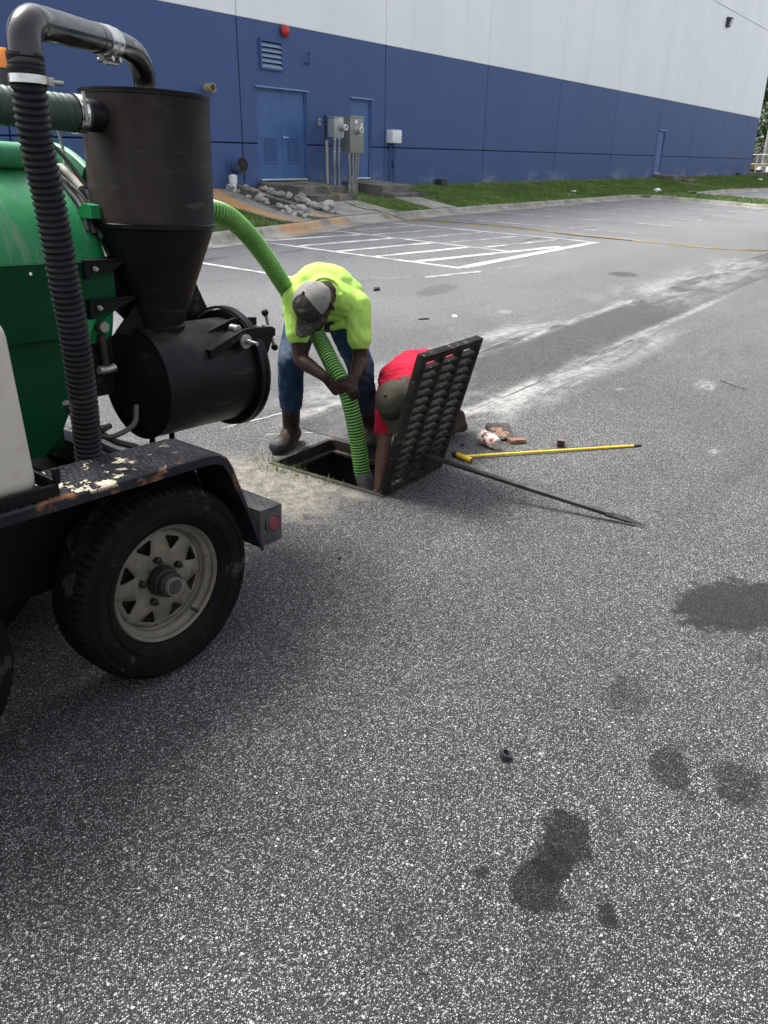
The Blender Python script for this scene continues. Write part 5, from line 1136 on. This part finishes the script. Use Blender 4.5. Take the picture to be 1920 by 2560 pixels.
twig('thin dark twig near the pale spill on the right', [(6.75, 1.48, .006), (6.66, 1.38, .01), (6.6, 1.25, .006)], .003)
scrap('pebble', 'dark pebble on the asphalt behind the worker in green', 'pebble', 8.25, 6.1, lotz(6.1) + .02, (.12, .07, .05), M('burnt'), 5)
scrap('pebble', 'white pebble on the asphalt behind the grate', 'pebble', 7.6, 4.55, lotz(4.55) + .008, (.07, .06, .03), M('litter_white'), 6)
scrap('pebble', 'small dark pebble on the asphalt below the bumper', 'pebble', 2.42, 1.98, .004, (.022, .018, .014), M('burnt'), 7)

# ------------------------------------------------------------------ people
def hull(sph, sub=2):
    bm = bmesh.new()
    for p, r in sph:
        g = bmesh.ops.create_icosphere(bm, subdivisions=sub, radius=1)
        for v_ in g['verts']: v_.co = Vector(p) + v_.co * r
    bmesh.ops.delete(bm, geom=bm.faces[:], context='FACES_ONLY'); bmesh.ops.delete(bm, geom=bm.edges[:], context='EDGES_FACES') if bm.edges else None
    r_ = bmesh.ops.convex_hull(bm, input=bm.verts[:])
    bmesh.ops.delete(bm, geom=[v_ for v_ in bm.verts if not v_.link_faces], context='VERTS')
    me = bm_mesh(bm); V = [v_.co.copy() for v_ in me.vertices]; F = [tuple(p.vertices) for p in me.polygons]; bpy.data.meshes.remove(me); return V, F
def blob(hulls, voxel, smooth_it=6, wrinkle=0., wsize=.07, base=Vector((0, 0, 0)), cut=None):
    V = []; F = []
    for h in hulls:
        v_, f_ = hull(h); k = len(V); V += [q - base for q in v_]; F += [tuple(i + k for i in p) for p in f_]
    me = mesh(V, F); o = bpy.data.objects.new('tmp', me); COL.objects.link(o)
    m_ = o.modifiers.new('r', 'REMESH'); m_.mode = 'VOXEL'; m_.voxel_size = voxel
    if smooth_it: s_ = o.modifiers.new('s', 'SMOOTH'); s_.iterations = smooth_it; s_.factor = .5
    dg = bpy.context.evaluated_depsgraph_get(); dg.update(); ev = o.evaluated_get(dg); out = bpy.data.meshes.new_from_object(ev)
    bpy.data.objects.remove(o, do_unlink=True); bpy.data.meshes.remove(me); out.materials.clear()
    if wrinkle:
        nr = [v_.normal.copy() for v_ in out.vertices]
        for v_, n_ in zip(out.vertices, nr):
            q = v_.co + base; s = 1 / wsize
            w = noise.noise(Vector((q.x, q.y, q.z * .6)) * s) + .6 * (1 - 2 * abs(noise.noise(q * s * 1.3 + Vector((7, 3, 1)))))
            v_.co += n_ * wrinkle * w
    return out
def lerp(a, b, t): return Vector(a).lerp(Vector(b), t)
def grip(c, t, r, e, sense, wrist, palm_r=.017, span=2.5):
    """hand closed round a hose: palm, four fingers in one sense, thumb in the other"""
    t = t.normalized(); e = (e - t * e.dot(t)).normalized(); s = t.cross(e) * sense; H = []
    def P(ang, rad, off): return c + (e * math.cos(ang) + s * math.sin(ang)) * rad + t * off
    k0 = [P(.25, r + .013, (i - 1.5) * .0205) for i in range(4)]; pb_ = [P(-.35, r + .016, (i - 1.5) * .014) for i in range(2)]
    H.append([(k0[0], palm_r * .75), (k0[3], palm_r * .72), (P(-.5, r + .014, -.028), palm_r), (P(-.5, r + .014, .024), palm_r), (P(-.1, r + .022, 0), palm_r)])
    H.append([(P(-.5, r + .016, 0), .024), (Vector(wrist), .026)])
    for i in range(4):
        L_ = (span * .92, span, span * .95, span * .8)[i]; off = (i - 1.5) * .0215; fr = (.0095, .0098, .0094, .0085)[i]
        pts = [P(.2 + L_ * k / 5, r + .0085 + (.006 if k in (1,) else 0), off) for k in range(6)]
        for k in range(5): H.append([(pts[k], fr * (1 - .05 * k)), (pts[k + 1], fr * (1 - .05 * (k + 1)))])
    th = [P(-.55, r + .014, -.030), P(-.95, r + .013, -.040), P(-1.45, r + .010, -.036), P(-1.95, r + .008, -.022)]
    for k in range(3): H.append([(th[k], .0125 - .001 * k), (th[k + 1], .0115 - .001 * k)])
    return H
def head_frame(c, upv, fv):
    upv = Vector(upv).normalized(); fv = Vector(fv); fv = (fv - upv * fv.dot(upv)).normalized(); return Vector(c), upv, fv, fv.cross(upv)
def head_hulls(c, U, F, S, neck):
    H = [[(c + F * .012 + U * .012, .090), (c - F * .035 + U * .005, .086)], [(c + F * .035 - U * .02, .072), (c + F * .055 - U * .085, .040)], [(c - F * .02 - U * .03, .075), (c + F * .04 - U * .07, .05)],
         [(c + F * .098 - U * .012, .010), (c + F * .112 - U * .045, .014)], [(c + F * .092 - U * .072, .014 ), (c + F * .09 - U * .072 + S * .02, .010), (c + F * .09 - U * .072 - S * .02, .010)], [(c + F * .088 - U * .10, .020), (c + F * .06 - U * .10, .03)],
         [(c + F * .085 + S * .035, .016), (c + F * .085 - S * .035, .016)]]
    for s in (1, -1):
        H.append([(c + S * s * .088 - U * .015 - F * .005, .012), (c + S * s * .098 + U * .012 - F * .018, .013), (c + S * s * .096 - U * .035 - F * .008, .010)])
        H.append([(c + F * .085 - U * .02 + S * s * .034, .013)]); H.append([(c + F * .07 - U * .035 + S * s * .045, .022)])
    H.append([(c - F * .03 - U * .05, .062), (Vector(neck), .066)]); return H
def cap(parent, base, fr, dark, light, r=.103):
    c, U, F, S = fr; seg = 48; N = 12; verts = []; faces = []; mi = []
    for j in range(N + 1):
        ph = (math.pi / 2) * j / N
        for k in range(seg):
            a = 2 * math.pi * k / seg; rr = r * math.cos(ph) ** .82; seam = 1 - .018 * max(0, 1 - abs(((a / (math.pi / 3)) % 1) - .0) * 14) - .018 * max(0, 1 - abs(1 - ((a / (math.pi / 3)) % 1)) * 14)
            hgt = .018 + (.108) * math.sin(ph) ** .9
            verts.append(c - base + (F * math.cos(a) * rr * 1.10 + S * math.sin(a) * rr * .97) * seam + U * (hgt + (.01 * math.cos(a) if j < 6 else 0)))
    for j in range(N):
        for k in range(seg):
            k2 = (k + 1) % seg; faces.append((j * seg + k, j * seg + k2, (j + 1) * seg + k2, (j + 1) * seg + k)); a = 2 * math.pi * (k + .5) / seg; d_ = min(a, 2 * math.pi - a); mi.append(0 if d_ < math.pi / 3 else 1)
    lo = [v_ - U * .002 for v_ in verts[:seg]]
    me = mesh(verts, faces); me.polygons.foreach_set('material_index', mi); o = obj('cap', me, [dark, light], parent, 60); sd = o.modifiers.new('s', 'SOLIDIFY'); sd.thickness = .004; sd.offset = 1
    # bill
    bv = []; bf = []; nu, nv = 14, 8
    for i in range(nu + 1):
        s = -1 + 2 * i / nu
        for j in range(nv + 1):
            t = j / nv; a = s * 1.02; root = F * math.cos(a) * r * 1.10 + S * math.sin(a) * r * .97; ln = .082 * (1 - abs(s) ** 2.6); q = root + F * ln * t + U * (.022 - .012 * t - .030 * s * s * (.3 + t * .7)); bv.append(c - base + q)
    for i in range(nu):
        for j in range(nv): bf.append((i * (nv + 1) + j, (i + 1) * (nv + 1) + j, (i + 1) * (nv + 1) + j + 1, i * (nv + 1) + j + 1))
    b_ = obj('bill', mesh(bv, bf), dark, o, 60); sd = b_.modifiers.new('s', 'SOLIDIFY'); sd.thickness = .0045
    bm = bmesh.new(); bmesh.ops.create_icosphere(bm, subdivisions=2, radius=.0085); bmesh.ops.translate(bm, verts=bm.verts, vec=c - base + U * .127); obj('button', bm_mesh(bm), dark, o, 180)
    # band strap at the back
    return o
def boot(parent, base, ank, toe, top, mat):
    ank, toe, top = Vector(ank), Vector(toe), Vector(top); d = toe - ank; d.z = 0; d.normalize(); s = Vector((-d.y, d.x, 0)); heel = Vector((ank.x, ank.y, .045)) - d * .055; tz = Vector((ank.x, ank.y, .042)) + d * .175
    H = [[(top, .060), (lerp(top, ank, .6), .054)], [(lerp(top, ank, .5), .055), (Vector((ank.x, ank.y, .085)), .050)], [(Vector((ank.x, ank.y, .095)), .052), (heel + Vector((0, 0, .015)), .040), (Vector((ank.x, ank.y, .06)) + d * .08, .042)], [(Vector((ank.x, ank.y, .065)) + d * .07, .043), (tz + s * .010, .044), (tz - s * .012, .040), (heel, .036)]]
    o = obj('boot', blob(H, .007, 4, .0025, .03, base), mat, parent, 180)
    obj('toe_cap', blob([[(tz + s * .012 + d * .004, .0455), (tz - s * .014 + d * .004, .042), (tz - d * .035 + Vector((0, 0, .010)), .044)]], .006, 3, 0, 1, base), M('sole'), o, 180)
    P = []
    for i in range(28):
        a = 2 * math.pi * i / 28; L_ = .150 if math.cos(a) > 0 else .115; w = .056 if math.cos(a) > -.2 else .048; q = Vector((ank.x, ank.y, 0)) + d * .06 + d * math.cos(a) * L_ * 1.08 + s * math.sin(a) * w; P.append(q - base)
    me = mesh([(p.x, p.y, .002 - base.z) for p in P] + [(p.x, p.y, .030 - base.z) for p in P], [tuple(reversed(range(28))), tuple(range(28, 56))] + [(i, (i + 1) % 28, 28 + (i + 1) % 28, 28 + i) for i in range(28)]); obj('sole', me, M('sole'), o, 40)
    return o

# worker in the hi-vis shirt
B1 = Vector((3.6, 3.05, 0)); lat = Vector((.595, -.80, -.07)).normalized()
ankR, toeR, knR, hipR = (3.434, 3.185, .085), (3.30, 3.15, .03), (3.335, 3.075, .555), (3.62, 3.23, .735)
ankL, toeL, knL, hipL = (3.80, 2.86, .085), (3.72, 2.775, .03), (3.585, 2.765, .535), (3.775, 3.045, .735)
pel = Vector((3.735, 3.175, .765)); mid = Vector((3.628, 3.066, .925)); chest = Vector((3.456, 2.914, .974)); neck = Vector((3.325, 2.805, .962)); hd = Vector((3.208, 2.773, .925))
shR, shL, elR, elL, wrR, wrL = Vector((3.295, 2.991, .912)), Vector((3.500, 2.715, .888)), Vector((3.225, 2.900, .610)), Vector((3.481, 2.685, .600)), Vector((3.205, 2.710, .548)), Vector((3.325, 2.600, .535))
fr1 = head_frame(hd, (-.81, -.09, .58), (-.55, .02, -.82))
hc1 = Vector((3.274, 2.631, .488)); ht = Vector((.0, -.38, -.92)); camd = Vector((-.72, -.58, .38))
BH = head_hulls(*fr1, neck)
BH += [[(neck, .07), (chest, .09)], [(shR, .055), (shL, .055), (chest, .09)], [(chest, .10), (mid, .10)], [(mid, .10), (pel, .10)], [(hipR, .08), (hipL, .08)],
       [(shR, .052), (elR, .043)], [(elR, .043), (lerp(elR, wrR, .35), .043)], [(lerp(elR, wrR, .3), .043), (wrR, .029)], [(shL, .052), (elL, .044)], [(elL, .044), (lerp(elL, wrL, .35), .043)], [(lerp(elL, wrL, .3), .043), (wrL, .029)]]
for h, k, a in ((hipR, knR, ankR), (hipL, knL, ankL)): BH += [[(h, .08), (k, .06)], [(k, .058), (a, .04)]]
BH += grip(hc1 + Vector((0, .004, .014)), ht, .0465, -lat * .95 + camd * .25, -1, wrR); BH += grip(hc1 + Vector((.0, -.012, -.030)), ht, .0465, lat * .8 + camd * .55, -1, wrL, span=2.2)
m1 = blob(BH, .0062, 3, 0, 1, B1); p1 = obj('person', m1, M('skin'), None, 180); p1.location = B1
tag(p1, 'worker in hi-vis yellow green shirt bending over the drain holding the hose', 'person')
wst = lerp(mid, pel, .72)
dn = Vector((0, 0, -.035))
SH = [[(chest + lat * .045, .128), (chest - lat * .045, .128), (mid + lat * .04, .132), (mid - lat * .04, .132)], [(chest + lat * .115 + dn, .105), (chest - lat * .115 + dn, .105), (mid + lat * .105 + dn, .105), (mid - lat * .105 + dn, .105), (mid, .13)], [(mid + lat * .05, .128), (mid - lat * .05, .128), (wst + lat * .085, .118), (wst - lat * .085, .118)],
      [(shR + Vector((.02, -.01, -.005)), .070), (shL + Vector((.0, .02, -.005)), .070), (chest + lat * .10 + dn, .105), (chest - lat * .10 + dn, .105)], [(lerp(neck, chest, .30), .085), (shR, .060), (shL, .060), (chest, .11)],
      [(chest + lat * .09 + Vector((.03, .03, -.09)), .085), (chest - lat * .09 + Vector((.03, .03, -.09)), .085), (mid + lat * .08 + Vector((0, 0, -.06)), .09), (mid - lat * .08 + Vector((0, 0, -.06)), .09)],
      [(shR + Vector((.06, -.06, -.05)), .05), (shL + Vector((-.03, .09, -.05)), .05), (chest + Vector((0, 0, -.11)), .06)]]
for sh_, el in ((shR, elR), (shL, elL)):
    ax = (el - sh_).normalized(); e1 = sh_ + ax * .185
    SH += [[(sh_ - ax * .005, .072), (sh_ + ax * .10, .070)], [(sh_ + ax * .07, .070), (e1, .066)]]
    q = ax.orthogonal().normalized(); q2 = ax.cross(q)
    for i in range(10):
        a = 2 * math.pi * i / 10; SH.append([(e1 + (q * math.cos(a) + q2 * math.sin(a)) * .060 + ax * .004, .009), (e1 + (q * math.cos(a + .63) + q2 * math.sin(a + .63)) * .060 + ax * .004, .009), (sh_ + ax * .1 + (q * math.cos(a) + q2 * math.sin(a)) * .055, .012)])
    for i in range(3):   # pulled folds from the armpit
        s0 = sh_ + ax * (.0 + .05 * i) + lat * (.045 if sh_ is shR else -.045); SH.append([(s0, .018), (s0 + (chest - sh_) * .55 + Vector((0, 0, -.06 - .01 * i)), .02)])
for i in range(4):
    q0 = lerp(shL, neck, .12 + .2 * i) + camd * .048 + Vector((0, 0, .012)); SH.append([(q0, .012), (lerp(q0, chest + Vector((0, 0, -.13)), .62), .017)])
    q0 = lerp(shR, neck, .1 + .22 * i) + camd * .048; SH.append([(q0, .011), (lerp(q0, chest + Vector((0, 0, -.13)), .5), .015)])
shirt = obj('shirt', blob(SH, .0075, 5, .0032, .10, B1), M('hiviz'), p1, 180)
q = [fr1[0]]
cx = neck + (chest - neck) * .12; ax = (neck - chest).normalized(); o1 = ax.orthogonal().normalized(); o2 = ax.cross(o1)
PT_ = [cx + (o1 * math.cos(i * math.pi / 10) + o2 * math.sin(i * math.pi / 10)) * .079 - B1 for i in range(21)]
obj('collar', sweep(PT_, .0095, 8, False), M('hiviz'), shirt, 180)
JH = [[(Vector(hipR) + Vector((.0, .02, .03)), .105), (Vector(hipL) + Vector((.02, 0, .03)), .105), (pel, .115), (lerp(pel, mid, .25), .11)]]
for h, k, a, zt in ((hipR, knR, ankR, .285), (hipL, knL, ankL, .265)):
    h, k, a = Vector(h), Vector(k), Vector(a); hem = k + (a - k) * ((k.z - zt) / (k.z - a.z)); JH += [[(h, .100), (lerp(h, k, .5), .094)], [(lerp(h, k, .45), .094), (k, .078)], [(k, .078), (lerp(k, hem, .5), .073)], [(lerp(k, hem, .4), .073), (hem, .069)]]
    for i in range(3):
        z_ = lerp(k, hem, .55 + .17 * i); JH.append([(z_ + Vector((-.062, -.03, .01)), .013), (z_ + Vector((.0, -.066, -.012)), .014), (z_ + Vector((.055, -.035, .008)), .012)])
    z_ = lerp(k, h, .22); JH.append([(z_ + Vector((-.05, -.05, 0)), .02), (z_ + Vector((.05, -.05, -.02)), .02)])
obj('jeans', blob(JH, .0085, 4, .006, .07, B1), M('denim'), p1, 180)
boot(p1, B1, ankR, toeR, Vector(ankR) + (Vector(knR) - Vector(ankR)) * .47, M('leather')); boot(p1, B1, ankL, toeL, Vector(ankL) + (Vector(knL) - Vector(ankL)) * .43, M('leather'))
cap(p1, B1, fr1, M('cap_dark'), M('cap_light'))

# worker in red, kneeling behind the grate with an arm down the drain
B2 = Vector((4.1, 2.6, 0)); hd2 = Vector((3.499, 2.447, .397)); nk2 = Vector((3.655, 2.49, .432)); ch2 = Vector((3.80, 2.54, .425)); md2 = Vector((4.02, 2.60, .445)); pl2 = Vector((4.27, 2.66, .40)); l2 = Vector((.12, -.98, .05)).normalized()
sA, eA, wA = Vector((3.60, 2.585, .375)), Vector((3.375, 2.435, .175)), Vector((3.235, 2.362, -.02)); sB, eB, wB = Vector((3.74, 2.40, .40)), Vector((3.80, 2.34, .20)), Vector((3.80, 2.36, .05))
hA, kA, aA = Vector((4.28, 2.55, .38)), Vector((3.90, 2.50, .075)), Vector((4.17, 2.46, .080)); hB, kB, aB = Vector((4.28, 2.77, .38)), Vector((4.05, 2.80, .075)), Vector((4.42, 2.83, .075))
fr2 = head_frame(hd2, (-.88, -.06, .46), (-.45, -.10, -.88))
BH = head_hulls(*fr2, nk2) + [[(nk2, .065), (ch2, .09)], [(sA, .05), (sB, .05), (ch2, .09)], [(ch2, .095), (md2, .095)], [(md2, .095), (pl2, .1)], [(sA, .05), (eA, .042)], [(eA, .042), (lerp(eA, wA, .4), .041)], [(lerp(eA, wA, .35), .041), (wA, .029)], [(sB, .05), (eB, .042)], [(eB, .042), (wB, .028)], [(hA, .08), (hB, .08)]]
for h, k, a in ((hA, kA, aA), (hB, kB, aB)): BH += [[(h, .08), (k, .06)], [(k, .055), (a, .04)]]
def open_hand(w, d, s, n_):
    d = d.normalized(); s = s.normalized(); H = [[(w, .025), (w + d * .05 + s * .028, .015), (w + d * .05 - s * .028, .015)], [(w + d * .03 + s * .025, .014), (w + d * .085 + s * .028, .011), (w + d * .085 - s * .028, .011), (w + d * .03 - s * .025, .014)]]
    for i in range(4):
        o_ = s * (.030 - .020 * i); L_ = (.068, .078, .072, .058)[i]; p = w + d * .085 + o_; p2 = p + d * L_ * .5 + n_ * .006; p3 = p2 + d * L_ * .4 + n_ * .022; H += [[(p, .0095), (p2, .009)], [(p2, .009), (p3, .0075)]]
    p = w + d * .02 + s * .03; H += [[(p, .013), (p + s * .035 + d * .03, .011)], [(p + s * .035 + d * .03, .011), (p + s * .045 + d * .062, .009)]]
    return H
BH += open_hand(wA, (wA - eA), Vector((.5, -.6, 0)), Vector((.3, .3, -.3))); BH += open_hand(wB, Vector((-.6, -.1, -.28)), Vector((.1, -.9, 0)), Vector((0, 0, -.3)))
p2 = obj('person', blob(BH, .0065, 3, 0, 1, B2), M('skin2'), None, 180); p2.location = B2; tag(p2, 'worker in red shirt and olive cap kneeling behind the propped grate', 'person')
SH = [[(ch2 + l2 * .11, .112), (ch2 - l2 * .11, .112), (md2 + l2 * .10, .118), (md2 - l2 * .10, .118)], [(md2 + l2 * .1, .118), (md2 - l2 * .1, .118), (lerp(md2, pl2, .7) + l2 * .09, .118), (lerp(md2, pl2, .7) - l2 * .09, .118)], [(sA, .064), (sB, .064), (ch2 + l2 * .1, .105), (ch2 - l2 * .1, .105)], [(lerp(nk2, ch2, .35), .08), (sA, .055), (sB, .055), (ch2, .1)], [(ch2 + Vector((.08, 0, -.1)), .08), (md2 + Vector((0, 0, -.08)), .09)]]
for s_, e_, k in ((sA, eA, .74), (sB, eB, .8)):
    e1 = lerp(s_, e_, k); SH += [[(s_, .065), (lerp(s_, e_, .5), .060)], [(lerp(s_, e_, .4), .060), (e1, .056)]]
for i in range(4): SH.append([(sA + Vector((.05 + .03 * i, .0, .05)), .014), (ch2 + Vector((.08 + .03 * i, -.06, .098)), .016)])
sh2 = obj('shirt', blob(SH, .0085, 4, .005, .07, B2), M('red_shirt'), p2, 180)
PH = [[(hA, .10), (hB, .10), (pl2 + Vector((-.03, 0, .02)), .11)]]
for h, k, a in ((hA, kA, aA), (hB, kB, aB)): PH += [[(h, .098), (k, .075)], [(k, .072), (lerp(k, a, .75), .064)]]
obj('trousers', blob(PH, .009, 4, .005, .07, B2), M('dark_denim'), p2, 180)
for k, a in ((kA, aA), (kB, aB)):
    d = (a - k).normalized(); H = [[(lerp(k, a, .68), .060), (a, .052)], [(a, .05), (a + d * .06 + Vector((0, 0, -.01)), .045), (a + d * .05 + Vector((0, 0, .06)), .035)], [(a + d * .05, .045), (a + d * .09 + Vector((0, 0, -.03)), .036)]]
    bo = obj('boot', blob(H, .008, 4, .002, .03, B2), M('leather'), p2, 180)
cap(p2, B2, fr2, M('cap_olive'), M('cap_olive'))
